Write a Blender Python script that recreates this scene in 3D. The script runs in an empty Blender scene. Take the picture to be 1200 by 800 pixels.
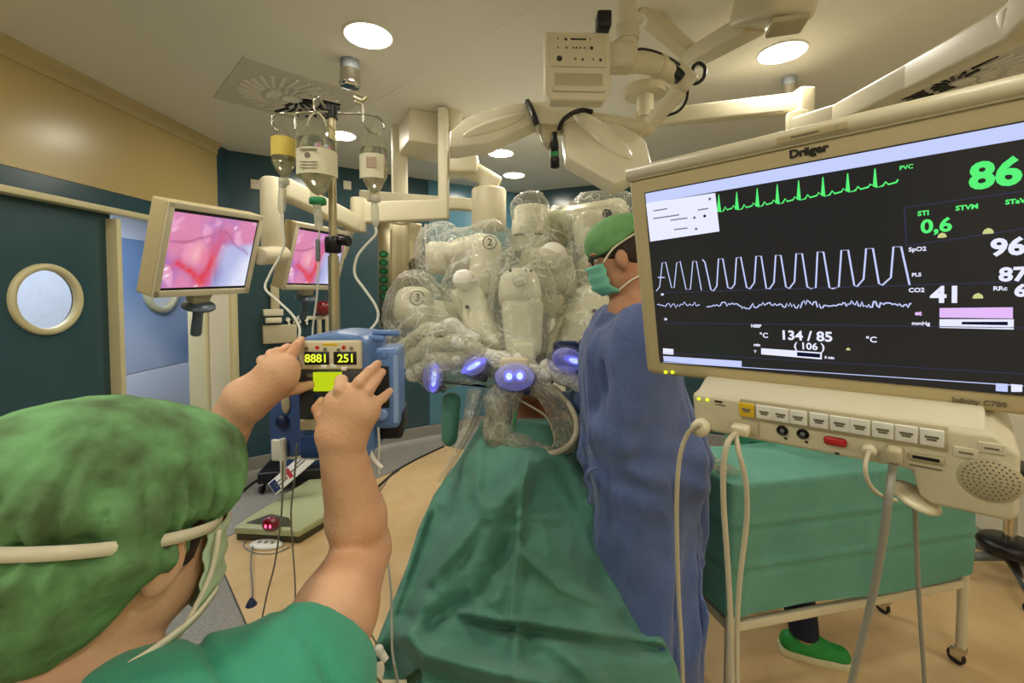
import bpy, bmesh, math, random
import numpy as np
from mathutils import Matrix, Vector, Euler

scene = bpy.context.scene
COL = scene.collection
PI = math.pi

# ------------------------------------------------------------------ camera, world, exposure
CAM_H, FPX, CX, CY, PITCH = 1.67, 520.0, 600.0, 360.0, math.radians(2.1)
cam_data = bpy.data.cameras.new('camera')
cam_data.sensor_width = 36.0
cam_data.lens = 36.0 * FPX / 1200.0
cam_data.shift_y = -(400.0 - CY) / 1200.0
cam_data.clip_start = 0.02
cam = bpy.data.objects.new('camera', cam_data)
COL.objects.link(cam)
cam.location = (0, 0, CAM_H)
cam.rotation_euler = (math.radians(90) - PITCH, 0, 0)
scene.camera = cam
cam_data.dof.use_dof = False

world = bpy.data.worlds.new('world')
scene.world = world
world.use_nodes = True
world.node_tree.nodes['Background'].inputs[0].default_value = (0.9, 0.85, 0.7, 1)
world.node_tree.nodes['Background'].inputs[1].default_value = 0.05

scene.view_settings.view_transform = 'Standard'
scene.view_settings.look = 'None'
scene.view_settings.gamma = 1.0
scene.view_settings.use_curve_mapping = False
scene.view_settings.exposure = 0.74
scene.cycles.use_denoising = True
scene.cycles.max_bounces = 10
scene.cycles.transparent_max_bounces = 16
scene.cycles.sample_clamp_indirect = 6.0

LAMP_COLOR = (1.0, 0.945, 0.81)      # warm downlights of the theatre
LAMP_POWER = 60.0                   # emission strength of a downlight lens
CORRIDOR_COLOR = (0.80, 0.88, 1.0)  # cool tubes of the corridor
CORRIDOR_POWER = 15.0

# ------------------------------------------------------------------ helpers: picture -> place
_fw = Vector((0, math.cos(PITCH), -math.sin(PITCH)))
_up = Vector((0, math.sin(PITCH), math.cos(PITCH)))
def ray(px, py):
    return Vector((1, 0, 0)) * ((px - CX) / FPX) + _up * (-(py - CY) / FPX) + _fw
def W(px, py, y):
    """the point of the room at depth y (metres in front of the photographer)"""
    d = ray(px, py)
    return Vector((0, 0, CAM_H)) + d * (y / d.y)
def G(px, py, z=0.0):
    d = ray(px, py)
    return Vector((0, 0, CAM_H)) + d * ((z - CAM_H) / d.z)
def V(*a):
    return Vector(a)
def frame(o, x, z=None, y=None):
    """matrix with local x along x; local z close to z"""
    x = Vector(x).normalized(); z = Vector(z) if z is not None else Vector((0, 0, 1))
    y = z.cross(x).normalized(); z = x.cross(y).normalized()
    return Matrix(((x.x, y.x, z.x, o[0]), (x.y, y.y, z.y, o[1]), (x.z, y.z, z.z, o[2]), (0, 0, 0, 1)))
def local(M, px, py, ly=0.0):
    """local (x, z) where the sight line meets the plane y = ly of frame M"""
    Mi = M.inverted()
    o = Mi @ Vector((0, 0, CAM_H)); d = Mi.to_3x3() @ ray(px, py)
    t = (ly - o.y) / d.y
    p = o + d * t
    return p.x, p.z

# ------------------------------------------------------------------ helpers: materials
def lin(c):
    out = []
    for v in c[:3]:
        v = v / 255.0
        out.append(v / 12.92 if v <= 0.04045 else ((v + 0.055) / 1.055) ** 2.4)
    return (*out, 1.0)
class NT:
    def __init__(s, m): s.t = m.node_tree
    def n(s, typ, **kw):
        nd = s.t.nodes.new(typ)
        for k, v in kw.items():
            if k.startswith('i_'):
                nd.inputs[k[2:].replace('_', ' ')].default_value = v
            else: setattr(nd, k, v)
        return nd
    def l(s, a, b): s.t.links.new(a, b)
def mat(name, c, rough=0.5, metal=0.0, c2=None, scale=6.0, bump=0.0, bscale=40.0, spec=0.5, coat=0.0, emit=None, estr=0.0,
        detail=4.0, stretch=None, trans=0.0, alpha=1.0, sheen=0.0, ramp=(0.35, 0.65), sss=0.0, ior=1.45):
    m = bpy.data.materials.new(name); m.use_nodes = True
    t = NT(m); b = m.node_tree.nodes['Principled BSDF']
    b.inputs['Base Color'].default_value = lin(c)
    b.inputs['Roughness'].default_value = rough
    b.inputs['Metallic'].default_value = metal
    b.inputs['Specular IOR Level'].default_value = spec
    b.inputs['Coat Weight'].default_value = coat
    b.inputs['Transmission Weight'].default_value = trans
    b.inputs['Alpha'].default_value = alpha
    b.inputs['IOR'].default_value = ior
    b.inputs['Sheen Weight'].default_value = sheen
    if sss:
        b.inputs['Subsurface Weight'].default_value = sss
        b.inputs['Subsurface Radius'].default_value = (0.012, 0.005, 0.003)
    if emit is not None:
        b.inputs['Emission Color'].default_value = lin(emit); b.inputs['Emission Strength'].default_value = estr
    co = None
    if c2 is not None or bump:
        tc = t.n('ShaderNodeTexCoord'); co = tc.outputs['Object']
        if stretch:
            mp = t.n('ShaderNodeMapping'); mp.inputs['Scale'].default_value = stretch
            t.l(co, mp.inputs['Vector']); co = mp.outputs['Vector']
    if c2 is not None:
        nz = t.n('ShaderNodeTexNoise', i_Scale=scale, i_Detail=detail)
        t.l(co, nz.inputs['Vector'])
        r = t.n('ShaderNodeValToRGB')
        r.color_ramp.elements[0].position = ramp[0]; r.color_ramp.elements[1].position = ramp[1]
        r.color_ramp.elements[0].color = lin(c); r.color_ramp.elements[1].color = lin(c2)
        t.l(nz.outputs['Fac'], r.inputs['Fac']); t.l(r.outputs['Color'], b.inputs['Base Color'])
    if bump:
        nb = t.n('ShaderNodeTexNoise', i_Scale=bscale, i_Detail=5.0)
        t.l(co, nb.inputs['Vector'])
        bp = t.n('ShaderNodeBump', i_Strength=bump, i_Distance=0.01)
        t.l(nb.outputs['Fac'], bp.inputs['Height']); t.l(bp.outputs['Normal'], b.inputs['Normal'])
    return m
def emission(name, c, s):
    m = bpy.data.materials.new(name); m.use_nodes = True
    nt = m.node_tree; nt.nodes.clear()
    e = nt.nodes.new('ShaderNodeEmission'); o = nt.nodes.new('ShaderNodeOutputMaterial')
    e.inputs[0].default_value = lin(c) if max(c) > 1.001 else (*c, 1); e.inputs[1].default_value = s
    nt.links.new(e.outputs[0], o.inputs[0])
    return m
def clear_plastic(name, tint=(235, 235, 222), lo=0.18, hi=0.62, rough=0.13, bump=0.7, bscale=26.0, body=(214, 210, 192)):
    """thin wrinkled see-through film: part of the light passes, part is scattered and mirrored"""
    m = bpy.data.materials.new(name); m.use_nodes = True
    t = NT(m); nt = m.node_tree; b = nt.nodes['Principled BSDF']; out = nt.nodes['Material Output']
    b.inputs['Base Color'].default_value = lin(body); b.inputs['Roughness'].default_value = rough
    b.inputs['Specular IOR Level'].default_value = 0.9
    tr = t.n('ShaderNodeBsdfTransparent'); tr.inputs[0].default_value = lin(tint)
    mx = t.n('ShaderNodeMixShader')
    tc = t.n('ShaderNodeTexCoord')
    nz = t.n('ShaderNodeTexNoise', i_Scale=bscale * 0.35, i_Detail=3.0, i_Distortion=0.8); t.l(tc.outputs['Object'], nz.inputs['Vector'])
    sb = t.n('ShaderNodeMath', operation='SUBTRACT'); sb.inputs[1].default_value = 0.5; t.l(nz.outputs['Fac'], sb.inputs[0])
    ab = t.n('ShaderNodeMath', operation='ABSOLUTE'); t.l(sb.outputs[0], ab.inputs[0])
    mr = t.n('ShaderNodeMapRange'); mr.inputs['From Min'].default_value = 0.0; mr.inputs['From Max'].default_value = 0.03
    mr.inputs['To Min'].default_value = hi * .75; mr.inputs['To Max'].default_value = lo          # whiter veins paint wrinkle highlights into the film
    t.l(ab.outputs[0], mr.inputs['Value'])
    lw = t.n('ShaderNodeLayerWeight'); lw.inputs['Blend'].default_value = 0.25
    m2 = t.n('ShaderNodeMath', operation='MULTIPLY'); m2.inputs[1].default_value = hi; t.l(lw.outputs['Facing'], m2.inputs[0])
    ad = t.n('ShaderNodeMath', operation='MAXIMUM'); t.l(mr.outputs['Result'], ad.inputs[0]); t.l(m2.outputs[0], ad.inputs[1])
    t.l(ad.outputs[0], mx.inputs['Fac'])
    nb = t.n('ShaderNodeTexNoise', i_Scale=bscale, i_Detail=4.0, i_Distortion=1.5); t.l(tc.outputs['Object'], nb.inputs['Vector'])
    bp = t.n('ShaderNodeBump', i_Strength=bump, i_Distance=0.02); t.l(nb.outputs['Fac'], bp.inputs['Height'])
    t.l(bp.outputs['Normal'], b.inputs['Normal'])
    t.l(tr.outputs[0], mx.inputs[1]); t.l(b.outputs[0], mx.inputs[2]); t.l(mx.outputs[0], out.inputs[0])
    return m
def vcol_mat(name, strength=None, rough=0.5):
    m = bpy.data.materials.new(name); m.use_nodes = True
    t = NT(m); b = m.node_tree.nodes['Principled BSDF']
    a = t.n('ShaderNodeVertexColor', layer_name='print')
    if strength is None:
        t.l(a.outputs['Color'], b.inputs['Base Color']); b.inputs['Roughness'].default_value = rough
    else:
        b.inputs['Base Color'].default_value = (0.01, 0.01, 0.01, 1); b.inputs['Roughness'].default_value = 0.3
        t.l(a.outputs['Color'], b.inputs['Emission Color']); b.inputs['Emission Strength'].default_value = strength
    return m

# ------------------------------------------------------------------ helpers: meshes
class MB:
    """collects shapes; becomes one mesh object"""
    def __init__(s): s.v = []; s.f = []; s.sm = []
    def add(s, vs, fs, smooth=False):
        o = len(s.v); s.v += [tuple(p) for p in vs]; s.f += [tuple(i + o for i in f) for f in fs]; s.sm += [smooth] * len(fs); return s
    def bm(s, bm, M=None, smooth=False):
        bm.verts.ensure_lookup_table()
        for i, v in enumerate(bm.verts): v.index = i
        vs = [(M @ v.co if M is not None else v.co.copy()) for v in bm.verts]
        s.add(vs, [[v.index for v in f.verts] for f in bm.faces], smooth); bm.free(); return s
    def box(s, c, size, M=None, bevel=0.0, seg=2):
        bm = bmesh.new(); bmesh.ops.create_cube(bm, size=1.0)
        for v in bm.verts: v.co = Vector((v.co.x * size[0] + c[0], v.co.y * size[1] + c[1], v.co.z * size[2] + c[2]))
        if bevel: bmesh.ops.bevel(bm, geom=bm.edges[:], offset=bevel, segments=seg, profile=0.6, affect='EDGES')
        return s.bm(bm, M, bool(bevel))
    def prism(s, poly, vec, M=None, bevel=0.0, seg=2):
        bm = bmesh.new(); vec = Vector(vec)
        a = [bm.verts.new(Vector(p)) for p in poly]; b = [bm.verts.new(Vector(p) + vec) for p in poly]
        n = len(a); bm.faces.new(a); bm.faces.new(b[::-1])
        for i in range(n): bm.faces.new((a[i], b[i], b[(i + 1) % n], a[(i + 1) % n]))
        bmesh.ops.recalc_face_normals(bm, faces=bm.faces[:])
        if bevel: bmesh.ops.bevel(bm, geom=bm.edges[:], offset=bevel, segments=seg, profile=0.6, affect='EDGES')
        return s.bm(bm, M, bool(bevel))
    def lathe(s, prof, p0, axis, seg=24, M=None, a0=0.0, a1=2 * PI):
        """prof: (radius, distance along axis from p0)"""
        axis = Vector(axis).normalized(); t = Vector((1, 0, 0)) if abs(axis.x) < 0.9 else Vector((0, 1, 0))
        u = axis.cross(t).normalized(); w = axis.cross(u); p0 = Vector(p0)
        full = abs(a1 - a0 - 2 * PI) < 1e-6; ns = seg if full else seg + 1
        vs, fs = [], []
        for r, h in prof:
            for k in range(ns):
                a = a0 + (a1 - a0) * k / seg
                p = p0 + axis * h + (u * math.cos(a) + w * math.sin(a)) * r
                vs.append(M @ p if M is not None else p)
        for i in range(len(prof) - 1):
            for k in range(seg if full else seg):
                k2 = (k + 1) % ns
                fs.append((i * ns + k, i * ns + k2, (i + 1) * ns + k2, (i + 1) * ns + k))
        s.add(vs, fs, True)
        if full and abs(prof[0][1] - prof[-1][1]) > 1e-6:
            for i, rev in ((0, True), (len(prof) - 1, False)):
                if prof[i][0] > 1e-6:
                    ring = [vs[i * ns + k] for k in range(ns)]
                    s.add(ring, [tuple(range(ns))[::-1] if rev else tuple(range(ns))])
        return s
    def cyl(s, p0, p1, r0, r1=None, seg=20, M=None, bevel=0.0):
        p0 = Vector(p0); p1 = Vector(p1); L = (p1 - p0).length; r1 = r0 if r1 is None else r1
        if bevel: pr = [(r0 - bevel, 0), (r0 - bevel * .3, bevel * .3), (r0, bevel), (r1, L - bevel), (r1 - bevel * .3, L - bevel * .3), (r1 - bevel, L)]
        else: pr = [(r0, 0), (r1, L)]
        return s.lathe(pr, p0, p1 - p0, seg, M)
    def ball(s, c, r, seg=20, M=None, rings=10):
        r = (r, r, r) if not hasattr(r, '__len__') else r
        bm = bmesh.new(); bmesh.ops.create_uvsphere(bm, u_segments=seg, v_segments=rings, radius=1.0)
        for v in bm.verts: v.co = Vector((v.co.x * r[0] + c[0], v.co.y * r[1] + c[1], v.co.z * r[2] + c[2]))
        return s.bm(bm, M, True)
    def tube(s, pts, r, seg=8, sub=6, M=None, closed=False, smooth=True):
        P = [Vector(p) for p in pts]
        if smooth and len(P) > 2: P, R = spline(P, r, sub, closed)
        else: R = list(r) if hasattr(r, '__len__') else [r] * len(P)
        n = len(P); vs = []; fs = []; ref = None
        for i in range(n):
            a = P[(i - 1) % n] if (closed or i > 0) else P[i]; b = P[(i + 1) % n] if (closed or i < n - 1) else P[i]
            t = (b - a).normalized()
            if ref is None: ref = t.orthogonal().normalized()
            ref = (ref - t * ref.dot(t)); ref = ref.normalized() if ref.length > 1e-6 else t.orthogonal().normalized()
            w = t.cross(ref)
            for k in range(seg):
                a_ = 2 * PI * k / seg
                p = P[i] + (ref * math.cos(a_) + w * math.sin(a_)) * R[i]
                vs.append(M @ p if M is not None else p)
        for i in range(n if closed else n - 1):
            j = (i + 1) % n
            for k in range(seg):
                k2 = (k + 1) % seg
                fs.append((i * seg + k, i * seg + k2, j * seg + k2, j * seg + k))
        if not closed:
            fs.append(tuple(range(seg))[::-1]); fs.append(tuple((n - 1) * seg + k for k in range(seg)))
        return s.add(vs, fs, True)
    def strip(s, pts, w, nrm, M=None):
        """flat band along a polyline, lying square to nrm"""
        nrm = Vector(nrm); P = [Vector(p) for p in pts]; vs = []
        for i, p in enumerate(P):
            t = (P[min(i + 1, len(P) - 1)] - P[max(i - 1, 0)]).normalized(); d = t.cross(nrm).normalized() * (w / 2)
            for q in (p - d, p + d): vs.append(M @ q if M is not None else q)
        return s.add(vs, [(2 * i, 2 * i + 1, 2 * i + 3, 2 * i + 2) for i in range(len(P) - 1)])
    def grid(s, pts, smooth=True):
        nr = len(pts); nc = len(pts[0])
        return s.add([p for row in pts for p in row],
                     [(i * nc + j, i * nc + j + 1, (i + 1) * nc + j + 1, (i + 1) * nc + j) for i in range(nr - 1) for j in range(nc - 1)], smooth)
    def mesh(s, name):
        me = bpy.data.meshes.new(name); me.from_pydata(s.v, [], s.f)
        me.polygons.foreach_set('use_smooth', s.sm)
        me.update()
        return me
def spline(P, r, sub=6, closed=False):
    n = len(P); R = list(r) if hasattr(r, '__len__') else [r] * n
    o, ro = [], []
    for i in range(n if closed else n - 1):
        g = (lambda k: P[k % n]) if closed else (lambda k: P[min(max(k, 0), n - 1)])
        a, b, c, d = g(i - 1), g(i), g(i + 1), g(i + 2)
        for k in range(sub):
            t = k / sub
            o.append(0.5 * ((2 * b) + (c - a) * t + (2 * a - 5 * b + 4 * c - d) * t * t + (3 * b - a - 3 * c + d) * t ** 3))
            ro.append(R[i] + (R[(i + 1) % n] - R[i]) * t)
    if not closed: o.append(P[-1]); ro.append(R[-1])
    return o, ro

def root_matrix(o):
    M = Matrix.Identity(4)
    while o is not None: M = o.matrix_basis @ M; o = o.parent
    return M
def put(name, me, m, parent=None, world=True):
    """link a mesh: a part of parent (its points given in the room unless world=False), else a thing with its origin at its foot"""
    if isinstance(me, MB): me = me.mesh(name)
    o = bpy.data.objects.new(name, me); COL.objects.link(o)
    if m is not None and not me.materials: me.materials.append(m)
    if parent is not None:
        o.parent = parent
        if world: me.transform(root_matrix(parent).inverted())
    elif world and len(me.vertices):
        co = np.empty(len(me.vertices) * 3, 'f'); me.vertices.foreach_get('co', co); co = co.reshape(-1, 3)
        lo, hi = co.min(0), co.max(0); c = Vector(((lo[0] + hi[0]) / 2, (lo[1] + hi[1]) / 2, lo[2]))
        me.transform(Matrix.Translation(-c)); o.location = c
    return o
def thing(name, label, cat, at, group=None):
    o = bpy.data.objects.new(name, None); COL.objects.link(o); o.empty_display_size = 0.05
    o.matrix_basis = at if isinstance(at, Matrix) else Matrix.Translation(Vector(at))
    return tag(o, label, cat, group)
def tag(o, label, cat, group=None):
    o['label'] = label; o['category'] = cat
    if group: o['group'] = group
    return o
def struct(name, mb, m, parent=None):
    o = put(name, mb, m, parent)
    if parent is None: o['kind'] = 'structure'
    return o
def text(name, s, size, m, parent, M, align='CENTER', extrude=0.0004, bold=0.0, sx=1.0):
    cu = bpy.data.curves.new(name, 'FONT'); cu.body = s; cu.size = size; cu.align_x = align; cu.align_y = 'CENTER'
    cu.extrude = extrude; cu.offset = bold; cu.resolution_u = 3
    tmp = bpy.data.objects.new(name, cu); me = bpy.data.meshes.new_from_object(tmp); bpy.data.objects.remove(tmp); bpy.data.curves.remove(cu)
    me.name = name; me.materials.clear(); me.materials.append(m)
    o = bpy.data.objects.new(name, me); COL.objects.link(o)
    o.parent = parent; o.matrix_basis = M @ Matrix.Diagonal((sx, 1, 1, 1))
    return o
def face_M(x, z, y=0.0):
    """text lying on the front (local -y) of a device: upright, reading along local x"""
    return Matrix.Translation((x, y, z)) @ Matrix.Rotation(PI / 2, 4, 'X')

# ------------------------------------------------------------------ helpers: bodies as one smooth skin
rng = np.random.default_rng(7)
def wave_noise(P, f, seed, n=6):
    r = np.random.default_rng(seed); out = np.zeros(P.shape[:-1], 'f')
    for i in range(n):
        d = r.normal(size=3); d /= np.linalg.norm(d); k = f * r.uniform(0.6, 1.6)
        out += np.sin((P @ (d * k).astype('f')) + r.uniform(0, 6.28))
    return out / n
class Skin:
    """solid made of tapered limbs and egg shapes melted together, polygonised as one surface"""
    def __init__(s, lo, hi, h):
        s.lo = np.array(lo, 'f'); s.h = h
        s.n = np.ceil((np.array(hi) - s.lo) / h).astype(int) + 1
        s.D = np.full(s.n, 0.12, 'f')
    def block(s, lo, hi):
        a = np.clip(np.floor((lo - s.lo) / s.h).astype(int), 0, s.n - 1); b = np.clip(np.ceil((hi - s.lo) / s.h).astype(int) + 1, 1, s.n)
        if np.any(b <= a): return None, None
        ax = [s.lo[i] + np.arange(a[i], b[i], dtype='f') * s.h for i in range(3)]
        P = np.stack(np.meshgrid(*ax, indexing='ij'), -1)
        return (slice(a[0], b[0]), slice(a[1], b[1]), slice(a[2], b[2])), P
    def mix(s, sl, d, k, op='add'):
        D = s.D[sl]
        if op == 'add':
            if k > 0: hh = np.maximum(k - np.abs(D - d), 0) / k; s.D[sl] = np.minimum(D, d) - hh * hh * k / 4
            else: s.D[sl] = np.minimum(D, d)
        elif op == 'cut':
            d = -d
            if k > 0: hh = np.maximum(k - np.abs(D - d), 0) / k; s.D[sl] = np.maximum(D, d) + hh * hh * k / 4
            else: s.D[sl] = np.maximum(D, d)
    def limb(s, a, b, r0, r1, k=0.02, op='add', flat=None):
        """flat = (direction, factor): cross-section squeezed along that direction"""
        a = np.array(a, 'f'); b = np.array(b, 'f'); m = max(r0, r1) + k + 3 * s.h + 0.02
        sl, P = s.block(np.minimum(a, b) - m, np.maximum(a, b) + m)
        if sl is None: return s
        ba = b - a; q = P - a; t = np.clip((q @ ba) / max(float(ba @ ba), 1e-9), 0, 1)
        e = q - t[..., None] * ba
        if flat is not None:
            fd = np.array(flat[0], 'f'); fd /= np.linalg.norm(fd); c = e @ fd
            e = e + (c * (1.0 / flat[1] - 1.0))[..., None] * fd
        d = np.sqrt((e * e).sum(-1)) - (r0 + t * (r1 - r0))
        if flat is not None: d = d * min(1.0, flat[1])
        s.mix(sl, d, k, op); return s
    def chain(s, pts, rs, k=0.012, **kw):
        for i in range(len(pts) - 1): s.limb(pts[i], pts[i + 1], rs[i], rs[i + 1], k, **kw)
        return s
    def egg(s, c, r, axes=None, k=0.02, op='add'):
        c = np.array(c, 'f'); r = np.array(r, 'f') if hasattr(r, '__len__') else np.full(3, r, 'f'); m = r.max() + k + 3 * s.h + 0.02
        sl, P = s.block(c - m, c + m)
        if sl is None: return s
        q = P - c
        if axes is not None: q = q @ np.array(axes, 'f').T
        k0 = np.sqrt(((q / r) ** 2).sum(-1)); k1 = np.sqrt(((q / (r * r)) ** 2).sum(-1)) + 1e-9
        s.mix(sl, k0 * (k0 - 1) / k1, k, op); return s
    def plane(s, p, n, k=0.0, rad=None):
        """cut away what lies on the side n points to (within rad of p)"""
        q = np.array(p, 'f')
        sl, P = s.block(s.lo, s.lo + s.n * s.h) if rad is None else s.block(q - rad, q + rad); n = np.array(n, 'f'); n /= np.linalg.norm(n)
        d = (P - np.array(p, 'f')) @ n
        s.mix(sl, -d, k, 'cut'); return s
    def rough(s, fn):
        sl, P = s.block(s.lo, s.lo + s.n * s.h); s.D += fn(P).astype('f'); return s
    def mesh(s, name):
        D = s.D; D[0] = D[-1] = 1; D[:, 0] = D[:, -1] = 1; D[:, :, 0] = D[:, :, -1] = 1
        I = D < 0; nx, ny, nz = D.shape
        cnt = np.zeros((nx - 1, ny - 1, nz - 1), np.uint8)
        offs = [(i, j, k) for i in (0, 1) for j in (0, 1) for k in (0, 1)]
        for i, j, k in offs: cnt += I[i:nx - 1 + i, j:ny - 1 + j, k:nz - 1 + k]
        c = np.argwhere((cnt > 0) & (cnt < 8)); idx = np.full(cnt.shape, -1, np.int32); idx[tuple(c.T)] = np.arange(len(c))
        val = {o: D[c[:, 0] + o[0], c[:, 1] + o[1], c[:, 2] + o[2]] for o in offs}
        acc = np.zeros((len(c), 3)); w = np.zeros(len(c))
        for o in offs:
            for ax in range(3):
                if o[ax] == 0:
                    o2 = tuple(1 if q == ax else o[q] for q in range(3)); a, b = val[o], val[o2]
                    m = (a < 0) != (b < 0); t = np.where(m, a / np.where(m, a - b, 1), 0)
                    p = np.tile(np.array(o, float), (len(c), 1)); p[:, ax] += t
                    acc += p * m[:, None]; w += m
        vs = s.lo + (c + acc / w[:, None]) * s.h
        F = []
        for ax in range(3):
            b, d = [(1, 2), (2, 0), (0, 1)][ax]
            sh = [slice(None)] * 3; sh2 = [slice(None)] * 3; sh[ax] = slice(0, -1); sh2[ax] = slice(1, None)
            A, B = I[tuple(sh)], I[tuple(sh2)]
            e = np.argwhere(A != B); e = e[(e[:, b] > 0) & (e[:, d] > 0) & (e[:, b] < D.shape[b] - 1) & (e[:, d] < D.shape[d] - 1)]
            q = []
            for db, dd in ((-1, -1), (0, -1), (0, 0), (-1, 0)):
                f = e.copy(); f[:, b] += db; f[:, d] += dd; q.append(idx[tuple(f.T)])
            q = np.stack(q, 1); flip = ~A[tuple(e.T)]; q[flip] = q[flip][:, ::-1]; F.append(q)
        F = np.concatenate(F); F = F[(F >= 0).all(1)]
        me = bpy.data.meshes.new(name)
        me.vertices.add(len(vs)); me.vertices.foreach_set('co', vs.astype('f').ravel())
        me.loops.add(F.size); me.loops.foreach_set('vertex_index', F.astype(np.int32).ravel())
        me.polygons.add(len(F)); me.polygons.foreach_set('loop_start', np.arange(0, F.size, 4, dtype=np.int32))
        me.polygons.foreach_set('use_smooth', np.ones(len(F), bool))
        me.update(calc_edges=True); me.validate()
        return me

# ------------------------------------------------------------------ materials
M_ = {}
M_['ceiling'] = mat('ceiling_paint', (238, 235, 224), 0.75, spec=0.2)
M_['ceiling_plate'] = mat('ceiling_plate', (240, 237, 227), 0.7, spec=0.25)
M_['vent'] = mat('vent_plate', (214, 211, 198), 0.6)
M_['teal'] = mat('teal_wall_panel', (54, 82, 90), 0.22, c2=(47, 74, 82), scale=1.2, spec=0.5)
M_['blue_overlay'] = mat('blue_wall_overlay', (86, 134, 152), 0.2, c2=(80, 126, 146), scale=1.2)
M_['teal_door'] = mat('teal_door_laminate', (58, 86, 92), 0.34, c2=(52, 80, 86), scale=2.0, spec=0.4)
M_['yellow'] = mat('yellow_wall_panel', (192, 170, 112), 0.26, c2=(186, 164, 108), scale=1.5, spec=0.5)
M_['pale'] = mat('pale_cream_wall', (230, 222, 196), 0.4)
M_['cornice'] = mat('cornice_paint', (188, 170, 120), 0.45)
M_['frame'] = mat('cream_door_frame', (214, 204, 160), 0.4)
M_['vinyl_grey'] = mat('grey_speckled_vinyl', (126, 124, 118), 0.42, c2=(158, 154, 144), scale=160.0, detail=2.0)
M_['vinyl_beige'] = mat('beige_vinyl', (214, 184, 138), 0.34, c2=(204, 170, 122), scale=5.0, detail=8.0)
M_['seam'] = mat('dark_weld_seam', (84, 76, 66), 0.5)
M_['white_wall'] = mat('white_corridor_wall', (226, 230, 238), 0.5)
M_['blue_door'] = mat('blue_glossy_door', (116, 146, 186), 0.25, c2=(196, 208, 228), scale=0.9, detail=0.5, spec=0.7)  # whitish clouds paint blurred reflections into the door's blue
M_['glass'] = clear_plastic('window_glass', tint=(246, 248, 250), lo=0.04, hi=0.10, rough=0.03, bump=0.0)
M_['cream'] = mat('cream_lacquered_metal', (218, 210, 182), 0.42, spec=0.35)
M_['cream2'] = mat('cream_plastic', (212, 203, 172), 0.38, spec=0.5)
M_['cream_dark'] = mat('darker_cream_plastic', (186, 176, 142), 0.45)
M_['bezel'] = mat('monitor_bezel_plastic', (200, 184, 142), 0.36, c2=(196, 180, 138), scale=3.0, spec=0.5)
M_['white'] = mat('white_plastic', (236, 234, 224), 0.35)
M_['black'] = mat('black_plastic', (22, 22, 24), 0.35)
M_['rubber'] = mat('dark_rubber', (36, 36, 38), 0.6)
M_['grey'] = mat('grey_plastic', (112, 116, 120), 0.4)
M_['greyblue'] = mat('grey_blue_handle', (86, 98, 112), 0.35)
M_['chrome'] = mat('chrome', (206, 202, 190), 0.16, metal=1.0)
M_['steel'] = mat('brushed_steel', (186, 176, 146), 0.3, metal=1.0, c2=(168, 158, 130), scale=30, stretch=(1, 1, 0.05))
M_['polesteel'] = mat('pole_steel', (196, 186, 150), 0.3, metal=0.85)
M_['red'] = mat('red_plastic', (190, 36, 40), 0.35)
M_['darkred'] = mat('dark_red_glass', (110, 20, 30), 0.15, coat=0.5)
M_['green_plastic'] = mat('green_plastic', (52, 150, 92), 0.35)
M_['yellow_plastic'] = mat('yellow_button', (226, 188, 40), 0.4)
M_['blue_pump'] = mat('blue_pump_shell', (96, 132, 188), 0.36, c2=(90, 124, 180), scale=4)
M_['blue_dark'] = mat('dark_blue_plastic', (34, 46, 84), 0.32)
M_['navy'] = mat('navy_cloth', (28, 34, 60), 0.8)
M_['lens'] = emission('downlight_lens', LAMP_COLOR, LAMP_POWER)
M_['corr_tube'] = emission('corridor_tube', CORRIDOR_COLOR, CORRIDOR_POWER)
M_['screen_black'] = mat('screen_glass', (10, 10, 14), 0.18, emit=(42, 40, 38), estr=0.5)
M_['s_green'] = emission('screen_green', (90, 240, 120), 0.62)
M_['s_white'] = emission('screen_white', (226, 228, 250), 0.66)
M_['s_lilac'] = emission('screen_lilac', (196, 206, 252), 0.62)
M_['s_pink'] = emission('screen_pink', (226, 186, 246), 0.62)
M_['s_yellow'] = emission('screen_yellow', (222, 226, 150), 0.5)
M_['s_line'] = emission('screen_line', (62, 62, 92), 0.5)
M_['s_navy'] = emission('screen_navy', (16, 22, 44), 0.6)
M_['s_grey'] = emission('screen_grey', (120, 124, 132), 0.6)
M_['led_yellow'] = emission('led_yellow', (210, 240, 40), 0.9)
M_['ink'] = mat('black_ink', (40, 38, 34), 0.5)
M_['ink_grey'] = mat('grey_ink', (120, 112, 92), 0.5)

# ------------------------------------------------------------------ the room
ROOM_H = 2.90
XL = -2.48
C1 = V(XL, 3.93, 0); C2 = V(0.05, 5.62, 0); C3 = V(3.3, 4.1, 0); XR = 3.3; YB = -2.4
def slab(poly, z0, z1): return MB().prism([(p[0], p[1], z0) for p in poly], (0, 0, z1 - z0))
outline = [(XL, YB), (XR, YB), (XR, C3.y), (C2.x, C2.y), (C1.x, C1.y)]
wide = [(-2.7, YB - .2), (XR + .2, YB - .2), (XR + .2, C3.y + .2), (C2.x, C2.y + .25), (-2.7, C1.y + .1)]
floor = struct('floor', slab(wide, -0.06, 0.0), M_['vinyl_grey'])
a_, b_, c_, d_ = G(290, 735), G(247, 637), G(460, 553), G(520, 522)
e1 = b_ + (a_ - b_).normalized() * 3.6; e2 = c_ + (d_ - c_).normalized() * 3.0
beige = [b_, c_, d_, V(1.0, 3.85, 0), V(2.3, 3.9, 0), V(3.05, 3.3, 0), V(3.05, -2.2, 0), V(e1.x + .6, -2.2, 0), e1]
struct('vinyl_field', MB().prism([(p.x, p.y, 0.0) for p in beige], (0, 0, 0.003)), M_['vinyl_beige'], floor)
struct('weld_seam', MB().tube([(p.x, p.y, 0.003) for p in (e1, b_, c_, d_, V(1.0, 3.85, 0), V(2.3, 3.9, 0))], 0.004, 6, smooth=False), M_['seam'], floor)
struct('ceiling', slab(wide, ROOM_H, ROOM_H + 0.08), M_['ceiling'])

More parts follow.
